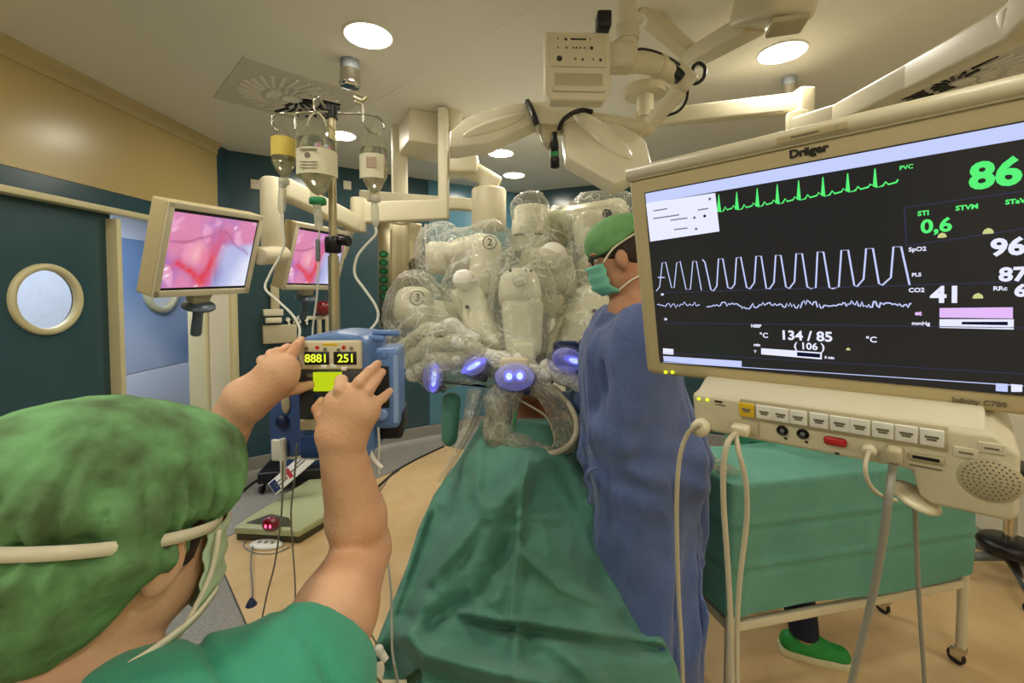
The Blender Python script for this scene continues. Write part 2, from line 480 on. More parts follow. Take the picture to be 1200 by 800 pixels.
def wall(name, p, q, z0, z1, m, th=0.12, parent=None, off=0.0):
    """slab from p to q; the room lies to the right of p->q"""
    p = Vector((p[0], p[1], 0)); q = Vector((q[0], q[1], 0)); d = (q - p).normalized(); n = Vector((-d.y, d.x, 0))
    return struct(name, MB().prism([p + n * off + V(0, 0, z0), q + n * off + V(0, 0, z0), q + n * (off + th) + V(0, 0, z0), p + n * (off + th) + V(0, 0, z0)], (0, 0, z1 - z0)), m, parent)
DOOR_Z, BAND_Z = 2.145, 2.285
wl = wall('wall_left', (XL, YB), (XL, 1.70), 0, ROOM_H, M_['teal'])
wall('lintel', (XL, 1.70), (XL, 3.60), DOOR_Z + .04, ROOM_H, M_['teal'], parent=wl)
wall('wall_end', (XL, 3.60), (XL, 3.98), 0, ROOM_H, M_['teal'], parent=wl)
wall('yellow_panel', (XL, YB), (XL, 3.76), BAND_Z, ROOM_H, M_['yellow'], th=0.006, parent=wl, off=-0.006)
struct('trim_1', MB().prism([(XL, YB, ROOM_H), (XL + .05, YB, ROOM_H), (XL + .04, YB, ROOM_H - .025), (XL + .016, YB, ROOM_H - .05), (XL + .016, YB, ROOM_H - .09), (XL, YB, ROOM_H - .09)],
                            (0, 3.76 - YB, 0)), M_['cornice'])
wb = wall('wall_back', C1, C2, 0, ROOM_H, M_['teal'])
dW = (C2 - C1).normalized(); nW = V(dW.y, -dW.x, 0)          # along the back wall, and out of it into the room
for k in range(1, 4):                                          # panel joints of the back wall
    p = C1 + dW * (0.78 * k)
    struct('panel_joint', MB().box((0, 0, 0), (0.006, 0.004, ROOM_H - .16), frame(p + nW * .002 + V(0, 0, ROOM_H / 2 + .08), dW)), M_['seam'], wb)
struct('blue_overlay', MB().box((0, 0, 0), (1.16, 0.008, ROOM_H - .16), frame(C2 - dW * .60 + nW * .004 + V(0, 0, ROOM_H / 2 + .08), dW)), M_['blue_overlay'], wb)  # lighter blue overlay on the right end of the back wall
wf = wall('wall_right', C2, C3, 0, ROOM_H, M_['teal'])
wall('wall_far_right', C3, (XR, YB), 0, ROOM_H, M_['pale'])
wall('wall_rear', (XR, YB), (XL, YB), 0, ROOM_H, M_['pale'])
def cove(name, p, q):
    p = Vector(p); q = Vector(q); d = (q - p).normalized(); n = V(d.y, -d.x, 0)
    prof = [(0, 0), (0.07, 0), (0.045, 0.012), (0.02, 0.04), (0.012, 0.15), (0, 0.155)]
    struct(name, MB().prism([p + n * a + V(0, 0, b) for a, b in prof], q - p), M_['vinyl_grey'])
cove('baseboard_back', C1, C2); cove('baseboard_right', C2, C3); cove('baseboard_left', V(XL, YB, 0), V(XL, 1.70, 0))

# sliding door with a porthole, seen shut to the left of the doorway
def plate_with_hole(w, h, cx, cz, r, th, N=40):
    """slab in the local xz plane with a round hole, thickness along +y"""
    ang = sorted([2 * PI * k / N for k in range(N)] + [math.atan2(z - cz, x - cx) % (2 * PI) for x in (0, w) for z in (0, h)])
    inn, outp = [], []
    for a in ang:
        c, s_ = math.cos(a), math.sin(a); t = 1e9
        if c > 1e-9: t = min(t, (w - cx) / c)
        if c < -1e-9: t = min(t, -cx / c)
        if s_ > 1e-9: t = min(t, (h - cz) / s_)
        if s_ < -1e-9: t = min(t, -cz / s_)
        inn.append((cx + c * r, cz + s_ * r)); outp.append((cx + c * t, cz + s_ * t))
    n = len(ang); vs = [(x, 0, z) for x, z in inn] + [(x, 0, z) for x, z in outp] + [(x, th, z) for x, z in inn] + [(x, th, z) for x, z in outp]
    fs = []
    for k in range(n):
        j = (k + 1) % n
        fs += [(k, j, n + j, n + k)[::-1], (2 * n + k, 2 * n + j, 3 * n + j, 3 * n + k), (k, 2 * n + k, 2 * n + j, j), (n + k, n + j, 3 * n + j, 3 * n + k)]
    return vs, fs
DM = frame((XL - 0.045, 1.72, 0.01), (0, 1, 0))               # local x runs along the wall, local y out of the room... towards the corridor
vs, fs = plate_with_hole(1.085, DOOR_Z, 2.41 - 1.72, 1.615, 0.165, 0.03)
mb = MB(); mb.add([DM @ Vector(p) for p in vs], fs)
d1 = struct('door_1', mb, M_['teal_door'])
struct('window_ring', MB().lathe([(0.158, -.015), (0.158, 0.012), (0.164, 0.020), (0.188, 0.018), (0.194, 0.010), (0.194, -.015)], (XL - .045, 2.41, 1.625), (1, 0, 0), 48), M_['frame'], d1)
struct('window_pane', MB().cyl((XL - .062, 2.41, 1.625), (XL - .056, 2.41, 1.625), 0.162, seg=40), M_['glass'], d1)
struct('edge_strip', MB().box((XL - .02, 2.79, 1.06), (0.09, 0.035, 2.12), None, 0.006), M_['frame'], d1)
struct('trim_2', MB().box((XL + .006, 2.65, DOOR_Z + .018), (0.075, 1.92, 0.036), None, 0.006), M_['frame'])
struct('trim_3', MB().box((XL + .004, 3.885, 1.085), (0.10, 0.085, 2.17), None, 0.006), M_['frame'])
struct('trim_4', MB().box((XL - .03, 3.715, 1.085), (0.12, 0.25, 2.17), None, 0.006), mat('pale_jamb_panel', (226, 220, 200), 0.35))
struct('trim_5', MB().box((XL - .04, 3.555, 1.085), (0.14, 0.04, 2.17), None, 0.006), M_['frame'])
struct('trim_6', MB().box((XL - .06, 3.585, 1.085), (0.10, 0.02, 2.17)), M_['seam'])

# the lit corridor beyond the doorway
XC = -4.1
cf = wall('wall_corridor', (XC, 0.9), (XC, 6.0), 0, 2.5, M_['white_wall'])
wall('wall_corridor_end', (XC, 6.0), (-2.55, 6.0), 0, 2.5, M_['white_wall'])
wall('wall_corridor_start', (-2.55, 0.9), (XC, 0.9), 0, 2.5, M_['white_wall'])
struct('floor_corridor', slab([(XC, .8), (-2.6, .8), (-2.6, 6.1), (XC, 6.1)], -0.05, 0.0), M_['vinyl_grey'])
struct('ceiling_corridor', slab([(XC, .8), (-2.6, .8), (-2.6, 6.1), (XC, 6.1)], 2.5, 2.56), M_['white_wall'])
p = W(181, 350, 5.05); ry, rz = p.y, p.z; yk = XC * -FPX / 419
vs, fs = plate_with_hole(1.5, 1.42, 0.5, 0.87, 0.2, 0.04)
BM_ = frame((XC + .07, yk - 0.5, 0.80), (0, 1, 0))
mb = MB().add([BM_ @ Vector(q) for q in vs], fs)
d2 = struct('door_2', mb, M_['blue_door'])
zc2 = 0.80 + 0.87
struct('window_ring', MB().lathe([(0.185, 0), (0.185, .05), (0.195, .06), (0.24, .056), (0.25, .04), (0.25, 0)], (XC + .06, yk, zc2), (1, 0, 0), 40), M_['frame'], d2)
struct('window_pane', MB().cyl((XC + .05, yk, zc2), (XC + .054, yk, zc2), 0.2, seg=32), M_['white_wall'], d2)
struct('kick_panel', MB().box((XC + .05, yk + .25, 0.40), (0.05, 1.5, 0.78), None, 0.005), M_['white_wall'], d2)
lamp = thing('corridor_lamp', 'cool white tube lamp on the ceiling of the corridor past the doorway', 'lamp', (-3.2, 3.4, 2.47))
put('housing', MB().box((-3.2, 3.4, 2.483), (0.26, 2.6, 0.03), None, 0.006), M_['white'], lamp)
put('diffuser', MB().box((-3.2, 3.4, 2.46), (0.22, 2.5, 0.03), None, 0.01), M_['corr_tube'], lamp)
box = put('wall_dispenser', MB().box((0, 0, 0), (0.12, 0.1, 0.2), Matrix.Translation(W(151, 417, 4.3) + V(0, 0, -.03)), 0.012), M_['white'])
tag(box, 'small white dispenser seen low in the doorway beside the blue corridor door', 'dispenser')
box.location.x = XC + .12

# ------------------------------------------------------------------ ceiling: plates, downlights, swirl vents
def plate(name, poly, th, m=None):
    struct(name, MB().prism([(x, y, ROOM_H - th) for x, y in poly], (0, 0, th)), m or M_['ceiling_plate'])
q1 = W(650, 0, 1.84); q2 = W(430, 130, 3.0)
s1 = V(0.19, 1.87); s2 = V(-0.99, 3.03); ds = (s2 - s1).normalized(); nr_ = V(-ds.y, ds.x) * -1
pA = s1 - ds * 1.6; pB = s2 + ds * .25
plate('trim_7', [tuple(pA), tuple(pB), tuple(pB + nr_ * 1.9), tuple(pA + nr_ * 1.9)], 0.002)
plate('trim_8', [(1.62, 2.21), (2.1, 2.2), (2.75, 1.85), (3.2, 1.4), (3.2, .6), (2.4, .9)], 0.004)

lamp_spots = [(-.69, 2.18), (1.39, 2.33), (0.02, 4.75), (-1.35, 3.55), (1.5, 4.3), (-1.75, 1.1), (2.5, 1.2), (-0.9, 0.1), (0.9, -.1), (-1.6, -1.4), (0.1, -1.5), (1.9, -1.4), (0.22, 3.25), (-0.10, 4.0)]
lamp_labels = ['bright round downlight above the chrome ceiling cylinder, left of the big ceiling seam',
               'bright round downlight at upper right above the patient monitor',
               'small far downlight near the back corner behind the surgical lamp',
               'downlight over the twin endoscopy screens at left',
               'downlight over the robot on the right of the room',
               'downlight beside the yellow wall panel', 'downlight at the far right of the ceiling',
               'downlight over the man in the green cap', 'downlight over the patient monitor corner',
               'downlight by the rear wall, left one of three', 'downlight by the rear wall, middle one of three', 'downlight by the rear wall, right one of three', 'added unseen downlight above the surgical lamp hub, brightening the robot', 'downlight hidden above the left lobe of the surgical lamp']  # the one above the lamp hub is an added lamp, brightening the robot
first = None
for (x, y), lb in zip(lamp_spots, lamp_labels):
    if first is None:
        t = thing('downlight', lb, 'ceiling light', (x, y, ROOM_H), 'round ceiling downlights')
        put('rim', MB().lathe([(0.106, -.002), (0.109, .009), (0.118, .008), (0.122, .0)], (x, y, ROOM_H), (0, 0, -1), 40), M_['white'], t)
        put('lens', MB().lathe([(0.107, 0.002), (0.104, 0.006), (0.09, 0.010), (0.07, 0.013), (0.04, 0.015), (0.0, 0.016)], (x, y, ROOM_H), (0, 0, -1), 40), M_['lens'], t)
        first = t
    else:
        t = first.copy(); COL.objects.link(t); t.matrix_basis = Matrix.Translation((x, y, ROOM_H)); t['label'] = lb
        for ch in first.children:
            c = ch.copy(); COL.objects.link(c); c.parent = t
def swirl(name, lb, cx, cy, side, rot, dark0, dark1):
    M = Matrix.Translation((cx, cy, ROOM_H)) @ Matrix.Rotation(rot, 4, 'Z')
    t = thing(name, lb, 'air vent', M, 'swirl vents in the ceiling')
    put('face_plate', MB().box((0, 0, -.004), (side, side, .008)), M_['vent'], t, False)
    first = None
    for ringk, (n, r0, r1) in enumerate(((28, .17, .30), (16, .07, .145))):
        for k in range(n):
            a = 2 * PI * k / n
            mbs = MB().box(((r1 - r0) / 2, 0, -.013), ((r1 - r0), .016, .010), Matrix.Translation((r0 * math.cos(a), r0 * math.sin(a), 0)) @ Matrix.Rotation(a + .55, 4, 'Z'))
            put('slot', mbs, M_['black'] if dark0 < ((a + rot) % (2 * PI)) < dark1 else M_['ceiling_plate'], t, False)
    put('hub', MB().cyl((0, 0, -.012), (0, 0, -.02), .05, seg=20), M_['ceiling_plate'], t, False)
swirl('swirl_vent', 'square swirl air vent with dark slots above the infusion bottles', -1.40, 2.86, 0.70, math.radians(45), -.1, 2.2)
swirl('swirl_vent', 'square swirl air vent at the top right behind the monitor support arm', 2.62, 2.62, 0.70, math.radians(30), 1.0, 4.2)
def fitting(lb, p, s=1.0):
    x, y = p.x, p.y
    t = thing('ceiling_fitting', lb, 'ceiling fitting', (x, y, ROOM_H))
    put('mount', MB().cyl((x, y, ROOM_H), (x, y, ROOM_H - .05), .048 * s, seg=24), M_['grey'], t)
    put('cylinder', MB().lathe([(.05 * s, .05), (.052 * s, .06), (.052 * s, .115), (.056 * s, .12), (.05 * s, .135), (.03 * s, .137)], (x, y, ROOM_H), (0, 0, -1), 28), M_['chrome'], t)
fitting('short chrome cylinder on the ceiling above the infusion pole', W(410, 92, 2.42))
fitting('dark and chrome cylinder on the ceiling above the horizontal lamp beam', W(925, 98, 2.60), .8)

# ------------------------------------------------------------------ patient monitor, near right
def rot3(yaw, tilt, roll): return Matrix.Rotation(yaw, 4, 'Z') @ Matrix.Rotation(tilt, 4, 'X') @ Matrix.Rotation(roll, 4, 'Y')
MON = Matrix.Translation((0.21292838, 0.82846057, 1.88110274)) @ rot3(-0.76292992, 0.17196034, -0.02287702)   # local: x along, z up, front = -y, origin = top left corner
MW, MH = 0.60, 0.38
mon = thing('patient_monitor', 'large cream patient monitor with black screen of heart and pulse traces, nearest right', 'monitor', MON)
def lx(px, py, ly=0.0): return local(MON, px, py, ly)
shell = MB().box((MW / 2, .034, -MH / 2), (MW, .068, MH), None, .014, 3)
put('housing', shell, M_['bezel'], mon, False)
put('back_bulge', MB().box((MW / 2, .085, -MH / 2), (MW * .7, .06, MH * .7), None, .02, 3), M_['cream2'], mon, False)
# rounded grip along the top edge
grip = MB(); grip.tube([(-.002, .010, .003), (MW + .002, .010, .003)], .0135, 16, smooth=False)
put('top_grip', grip, M_['cream2'], mon, False)
put('grip_groove', MB().box((MW / 2, -.001, -.0085), (MW - .01, .003, .0025)), M_['cream_dark'], mon, False)
xa, za = lx(748, 214, -.0012); xb, zb = lx(780, 430, -.0012); 
sx0 = lx(752, 224)[0]; sz0 = (lx(757, 227)[1] + lx(970, 183)[1]) / 2; sz1 = lx(775, 424)[1]; sx0 = (sx0 + lx(777, 424)[0]) / 2; sx1 = MW - sx0
scr = put('screen', MB().box(((sx0 + sx1) / 2, -.0005, (sz0 + sz1) / 2), (sx1 - sx0, .003, sz0 - sz1)), M_['screen_black'], mon, False)
YS = -.0026
def quad(name, m, pts, parent=scr, y=YS, th=.0006):
    """flat print or lit area on the screen, given by its corners in the photograph's order"""
    P = [local(MON, px, py, y) for px, py in pts]
    mb = MB().prism([(x, y, z) for x, z in P], (0, th, 0)); return put(name, mb, m, parent, False)
def trace(name, m, pts, w, y=YS):
    P = [Vector((local(MON, px, py, y)[0], y, local(MON, px, py, y)[1])) for px, py in pts]
    return put(name, MB().strip(P, w, (0, 1, 0)), m, scr, False)
def sz(px, py): return local(MON, px, py, YS)
# header bar: fixed local height along the top of the screen
hz = (sz(800, 232)[1] + sz(1199, 166)[1]) / 2
put('header_bar', MB().box(((sx0 + sx1) / 2, YS, (sz0 + hz) / 2 - .0), (sx1 - sx0 - .004, .0006, sz0 - hz - .004)), M_['s_lilac'], scr, False)
dlg = quad('dialog_window', M_['s_white'], [(757, 238), (838, 226), (843, 271), (762, 283)], y=YS - .0004)
for (ax, ay), (bx, by) in (((766, 247), (782, 243)), ((766, 256), (796, 250)), ((786, 258), (806, 256)), ((790, 269), (806, 267)), ((818, 246), (830, 243))):
    x0, z0 = sz(ax, ay); x1, z1 = sz(bx, by)
    put('dialog_line', MB().strip([(x0, YS - .0008, z0), (x1, YS - .0008, z0)], .0022, (0, 1, 0)), M_['s_grey'], dlg, False)
for px, py, m in ((814, 255, 's_grey'), (826, 253, 'ink'), (816, 268, 's_grey'), (832, 233, 's_grey')):
    x, z = sz(px, py); put('dialog_mark', MB().cyl((x, YS - .0006, z), (x, YS - .001, z), .0024, seg=10), M_[m], dlg, False)
# heart trace
beats = [(841, 248), (862, 245.5), (886, 242), (909.5, 238.5), (934.5, 234), (963, 229.5), (992, 224.5), (1024, 219)]
tops = [228, 225, 220.5, 216, 211.5, 207.5, 203, 197.5]
P = [(839, 249)]
for i, (bx, by) in enumerate(beats):
    stp = (beats[i + 1][0] - bx) if i < 7 else 33
    P += [(bx, by - 1), (bx + 1.2, tops[i]), (bx + 3.2, by + .5), (bx + .32 * stp, by - .5 - .025 * stp), (bx + .42 * stp, by - 5 - .03 * stp), (bx + .52 * stp, by - 1 - .06 * stp), (bx + .8 * stp, by - 1.5 - .12 * stp), (bx + .86 * stp, by - 4.5 - .13 * stp)]
trace('heart_trace', M_['s_green'], P, .0022)
for (bx, by), ty in zip(beats, tops):
    q3 = [sz(a, b) for a, b in ((bx - .6, by), (bx + 1.3, ty), (bx + 4.2, by))]
    put('heart_spike', MB().prism([(q[0], YS - .0002, q[1]) for q in q3], (0, .0003, 0)), M_['s_green'], scr, False)
# pulse wave
pul = [(769, 341), (773, 336), (776, 308), (780, 307), (787, 337), (790, 337), (793, 308), (797, 306), (804, 339), (809, 339), (812, 306), (816, 306), (822, 340)]
pul2 = [(823, 304), (826, 307), (833, 339), (836, 341), (840, 335), (842, 303), (847, 303), (853, 337), (857, 338), (861, 333), (863, 302), (868, 301), (875, 337), (879, 338), (884, 331), (886, 300), (892, 300), (898, 338), (902, 338), (907, 331), (909, 299), (915, 299), (921, 336), (925, 338), (931, 330), (933, 297), (940, 297), (946, 336), (950, 338), (956, 337), (958, 295), (965, 295), (972, 337), (976, 338), (983, 336), (986, 293), (994, 293), (1001, 334), (1004, 336), (1012, 327), (1015, 291), (1023, 291), (1030, 332), (1034, 334), (1044, 325), (1047, 289), (1056, 289), (1066, 334)]
trace('pulse_wave', M_['s_lilac'], pul, .0017); trace('pulse_wave', M_['s_lilac'], pul2, .0021)
x0, z0 = sz(771, 325); x1, z1 = sz(779, 325); put('scale_tick', MB().strip([(x0, YS, z0), (x1, YS, z1)], .002, (0, 1, 0)), M_['s_lilac'], scr, False)
rr = random.Random(3)
resp = [(770, 357)]
for k in range(1, 150):
    u = k / 149; px = 770 + 298 * u; resp.append((px, 357 + 1.2 * math.sin(u * 40) + 2.2 * u * 0 + rr.uniform(-1, 1) * (1.2 + 4.0 * abs(math.sin(u * 13 + .3)) * (.5 + u * .6))))
trace('breath_trace', M_['s_lilac'], [p for p in resp if p[0] < 822], .0016); trace('breath_trace', M_['s_lilac'], [p for p in resp if p[0] > 826], .0019)
for a, b in (((1060, 243), (1199, 224)), ((1060, 243), (1062, 288)), ((1062, 288), (1199, 268)), ((1066, 334), (1199, 330)), ((776, 378), (1199, 384)), ((777, 413), (1199, 438)), ((777, 343), (1066, 334)), ((777, 424), (1199, 452))):
    trace('divider_line', M_['s_line'] if b[1] != 452 else M_['s_lilac'], [a, b], .0012)
def label_text(name, s, px, py, hpx, m, bold=.0, sx=1.0, y=YS - .0002, parent=scr):
    """text whose height spans hpx pixels of the photograph at that spot"""
    x, z = local(MON, px, py, y); z2 = local(MON, px, py + hpx, y)[1]
    return text(name, s, (z - z2) * 1.38, m, parent, face_M(x, z, y), bold=bold, sx=sx)
label_text('heart_rate', '86', 1166, 205, 31, M_['s_green'], .0016)
label_text('st_reading', '0,6', 1097, 265, 16, M_['s_green'], .0007)
label_text('parameter_name', 'PVC', 1062, 196, 5, M_['s_green'], .0002)
for s, px, py in (('STI', 1082, 250), ('STVM', 1133, 243), ('STaV', 1190, 236)): label_text('parameter_name', s, px, py, 5.6, M_['s_green'], .0003)
label_text('oxygen_reading', '96', 1181, 290, 20, M_['s_white'], .0010)
label_text('pulse_reading', '87', 1187, 322, 16, M_['s_white'], .0008)
label_text('carbon_dioxide_reading', '41', 1109, 346, 19, M_['s_white'], .0010)
label_text('pressure_reading', '134 / 85', 944, 394, 11, M_['s_white'], .0005, 1.0)
label_text('pressure_reading', '( 106 )', 948, 406, 8, M_['s_white'], .0003, 1.0)
for s, px, py, h in (lambda L: [(a, b, c, d * .82) for a, b, c, d in L])((('SpO2', 1075, 292, 6), ('PLS', 1074, 322, 5), ('CO2', 1074, 340, 6), ('mmHg', 1079, 379, 5), ('RRc', 1172, 338, 6), ('NIBP', 886, 382, 4.5), ('min', 887, 404, 4), ('T', 885, 412, 3.5), ('°C', 895, 393, 7), ('°C', 1021, 398, 8), ('5 min', 972, 419, 3.5), ('40', 776, 345, 3), ('20', 780, 374, 3))):
    label_text('parameter_name', s, px, py, h, M_['s_white'], .0002, 1.0)
label_text('parameter_name', 'et', 1076, 367, 5, M_['s_pink'], .0004)
label_text('alarm_count', '6', 1196, 341, 14, M_['s_white'], .0008)
quad('pink_bar', M_['s_pink'], [(1101, 361), (1187, 360), (1187, 373), (1101, 372)])
fr = quad('white_bar', M_['s_white'], [(1101, 374), (1188, 374), (1188, 386), (1101, 384)])
quad('bar_gap', M_['s_navy'], [(1127, 377), (1181, 377), (1181, 381), (1127, 380)], fr, YS - .0006)
fr = quad('cuff_bar', M_['s_white'], [(892, 408), (963, 413), (963, 421), (892, 415)])
quad('bar_gap', M_['s_navy'], [(934, 412.5), (961, 414.5), (961, 419), (934, 417)], fr, YS - .0006)
quad('soft_key', M_['s_white'], [(777, 408), (789, 409), (789, 415.5), (777, 414.5)])
quad('soft_bar', M_['s_lilac'], [(777, 417), (869, 423), (869, 430.5), (778, 423)])
quad('soft_key', M_['s_lilac'], [(1167, 449), (1181, 450), (1181, 459), (1167, 458)]); quad('soft_key', M_['s_white'], [(1185, 450), (1198, 451), (1198, 459), (1185, 459)])
for px, py, r in ((1104, 276, .0042), (1158, 271, .0046), (1146, 347, .0046), (994, 409, .0026)):
    x, z = sz(px, py); put('alarm_bell', MB().lathe([(0, 0), (r, 0), (r, r * .5), (r * .7, r * 1.1), (0, r * 1.5)], (x, YS, z - r * .6), (0, 0, 1), 10, Matrix.Translation((0, YS, 0)) @ Matrix.Diagonal((1, .08, 1, 1)) @ Matrix.Translation((0, -YS, 0))), M_['s_yellow'], scr, False)
# print on the frame
x, z = lx(947, 177, -.001); h = z - lx(947, 188, -.001)[1]
text('maker_mark', 'Dräger', h * 1.2, M_['ink'], mon, face_M(x, z, -.001), bold=.0007, sx=1.05)
x, z = lx(1131, 470, -.001); text('model_mark', 'Infinity C700', h * .72, M_['ink_grey'], mon, face_M(x + .012, z, -.001), bold=.0002)
for px in (780, 788):
    x, z = lx(px, 436, -.001); put('power_led', MB().cyl((x, 0, z), (x, -.002, z), .0032, seg=12), M_['led_yellow'], mon, False)
x, z = lx(945, 154, -.008)
put('grip_inlay', MB().box((x + .004, -.0025, .003), (.085, .004, .011), None, .002), M_['bezel'], mon, False)
put('grip_button', MB().cyl((x + .034, -.004, .003), (x + .034, -.0058, .003), .0038, seg=14), M_['cream_dark'], mon, False)
put('grip_print', MB().box((x - .003, -.0048, .003), (.034, .0006, .0022)), M_['ink_grey'], mon, False)

# ------------------------------------------------------------------ connector module hanging under the monitor
# its front stands nearer the viewer than the screen
yF = -.060
def lm(px, py): return local(MON, px, py, yF)
xL0, zT0 = lm(811, 462); xL1, zB0 = lm(816, 492); xR0, zTr = lm(1196, 512); _, zBr = lm(1120, 576)
mx0 = xL0; mx1 = lm(1196, 560)[0]; mzT = (zT0 + zTr) / 2; mzB = (zB0 + zBr) / 2
mod = thing('connector_module', 'long cream connector module with square white keys and round speaker below the patient monitor', 'module', MON)
ztop = mzT + .004
mbm = MB().prism([(mx0, yF, mzT), (mx1 - .02, yF, mzT), (mx1, yF, mzT - .02), (mx1, yF, mzB - .034), (mx1 - .008, yF, mzB - .042), (mx1 - .075, yF, mzB - .042), (mx1 - .085, yF, mzB - .034), (mx1 - .092, yF, mzB), (mx0 + .008, yF, mzB), (mx0, yF, mzB + .008)], (0, .13, 0), None, .006, 2)
put('housing', mbm, M_['cream2'], mod, False)
put('top_ledge', MB().prism([(mx0 + .004, yF + .006, mzT - .002), (mx0 + .004, yF + .05, mzT + .012), (mx0 + .004, .07, mzT + .012), (mx0 + .004, .07, mzT - .002)], (mx1 - mx0 - .03, 0, 0), None, .003), M_['cream'], mod, False)
def on(px, py): x, z = lm(px, py); return x, z
x0, z0 = on(871, 470); x1, z1 = on(1110, 527)
rz_ = (z0 + z1) / 2
kx0 = on(868, 478)[0]; kx1 = on(1111, 512)[0]; kz = (on(876, 479)[1] + on(1091, 512)[1]) / 2; kh = (on(876, 470)[1] - on(876, 488)[1])
put('key_strip', MB().box(((kx0 + kx1) / 2, yF - .0008, kz), (kx1 - kx0, .002, kh * 1.25), None, .0006, 1), M_['cream_dark'], mod, False)
for i, px in enumerate((876, 896.5, 915.5, 936, 960, 984, 1007.5, 1034.5, 1062, 1092)):
    x = on(px, 490)[0]
    k = put('key', MB().box((x, yF - .0025, kz), (kh * .86, .003, kh * .86), None, .0012, 2), M_['yellow_plastic'] if i == 0 else M_['white'], mod, False)
    if i == 0: k['label'] = 'yellow alarm key'
    put('key_print', MB().box((x, yF - .0042, kz + .001), (kh * .5, .0004, kh * .12)).box((x, yF - .0042, kz - .0025), (kh * .36, .0004, kh * .1)), M_['ink_grey'], k, False)
for px, py in ((819, 467), (829, 468)):
    x, z = on(px, py); put('status_led', MB().cyl((x, yF, z), (x, yF - .002, z), .0026, seg=10), M_['led_yellow'], mod, False)
x, z = on(842, 471); put('small_print', MB().box((x, yF - .0006, z + .001), (.012, .0006, .0032)).box((x + .003, yF - .0006, z - .0045), (.016, .0006, .001)), M_['ink'], mod, False)
for px, py in ((917, 504), (941, 508)):
    x, z = on(px, py); s_ = put('socket', MB().lathe([(.0078, 0), (.0078, .002), (.006, .003), (.006, .001), (0, .001)], (x, yF, z), (0, -1, 0), 18), M_['black'], mod, False)
    put('pin_ring', MB().lathe([(.0032, .001), (.0032, .0022), (.002, .0022)], (x, yF, z), (0, -1, 0), 10), M_['grey'], s_, False)
    put('small_mark', MB().box((x + .004, yF - .0005, z - .012), (.004, .0006, .003)), M_['ink'], mod, False)
x, z = on(979, 516.5); put('red_socket', MB().box((x, yF - .002, z), (.026, .006, .0115), None, .0045, 3), M_['red'], mod, False)
x, z = on(981, 531); put('small_mark', MB().box((x, yF - .0005, z), (.005, .0006, .003)), M_['ink'], mod, False)
x, z = on(1085, 537); sl = put('card_slot', MB().box((x, yF - .001, z), (.033, .003, .010), None, .002), M_['cream_dark'], mod, False)
put('slot_mouth', MB().box((x, yF - .003, z + .001), (.025, .001, .004)), M_['black'], sl, False)
put('small_print', MB().box((x, yF - .0006, z - .012), (.03, .0006, .0018)), M_['ink_grey'], mod, False)
for px, py, wd in ((1132, 530, .022), (1162, 525, .022)):
    x, z = on(px, py); pl_ = put('label_plate', MB().box((x, yF - .0008, z), (wd, .002, .013), None, .0008), M_['cream'], mod, False)
    put('small_print', MB().box((x, yF - .002, z), (wd * .55, .0006, .0022)), M_['ink_grey'], pl_, False)
x, z = on(1160, 562)
sp = put('speaker', MB().lathe([(0, .002), (.0265, .002), (.028, 0)], (x, yF, z), (0, -1, 0), 36), M_['cream_dark'], mod, False)
dots = MB()
for r in range(1, 6):
    for k in range(r * 6):
        a = 2 * PI * k / (r * 6); dots.cyl((x + r * .0046 * math.cos(a), yF - .0021, z + r * .0046 * math.sin(a)), (x + r * .0046 * math.cos(a), yF - .0025, z + r * .0046 * math.sin(a)), .0011, seg=6)
g = put('grille_holes', dots, M_['ink_grey'], sp, False); g['kind'] = 'stuff'
def MP(px, py, y=None): q = local(MON, px, py, yF if y is None else y); return MON @ Vector((q[0], yF if y is None else y, q[1]))
# plugs and leads of the module
def lead(label, pts, r, m='lead', plug=None, seg=8):
    t = put('cable', MB().tube(pts, r, seg, 8), M_[m]); return tag(t, label, 'cable')
M_['lead'] = mat('beige_cable_sheath', (196, 186, 158), 0.4)
M_['lead_grey'] = mat('grey_cable_sheath', (150, 146, 132), 0.4)
t = thing('pressure_lead', 'beige lead from the left end plug of the connector module down past the blue gown', 'cable', MP(823, 500))
put('plug', MB().lathe([(.0, -.004), (.013, -.004), (.0145, .004), (.0145, .016), (.010, .022), (0, .024)], MP(824, 498), MON.to_3x3() @ V(-.1, -1, -.1), 20), M_['cream2'], t)
put('cord', MB().tube([MP(821, 497, yF - .025), W(806, 508, .74), W(796, 540, .75), W(793, 600, .77), W(795, 690, .8), W(799, 760, .82), W(801, 830, .84)], .0038, 8), M_['lead'], t)
t = thing('looped_lead', 'beige forked lead looping from the square plug down in front of the green trolley', 'cable', MP(868, 500))
put('plug', MB().box((0, 0, 0), (.026, .022, .016), Matrix.Translation(MP(868, 503, yF - .010)) @ MON.to_3x3().to_4x4(), .005), M_['cream2'], t)
put('plug_shade', MB().box((0, 0, 0), (.030, .004, .022), Matrix.Translation(MP(876, 500, yF - .002)) @ MON.to_3x3().to_4x4(), .001), M_['cream_dark'], t)
put('cord', MB().tube([MP(862, 508, yF - .02), W(853, 518, .66), W(848, 545, .66), W(848, 590, .67), W(852, 650, .68), W(856, 720, .69), W(859, 830, .70)], .0042, 8), M_['lead'], t)
put('cord', MB().tube([MP(862, 508, yF - .02), W(866, 530, .66), W(874, 565, .66), W(875, 610, .67), W(868, 670, .68), W(864, 730, .69), W(864, 830, .70)], .0040, 8), M_['lead'], t)
t = thing('round_plug_lead', 'thick grey lead hanging from the round dark plug of the connector module', 'cable', MP(1047, 525))
put('plug', MB().box((0, 0, 0), (.0165, .02, .021), Matrix.Translation(MP(1048, 532, yF - .008)) @ MON.to_3x3().to_4x4(), .006, 3), M_['cream_dark'], t)
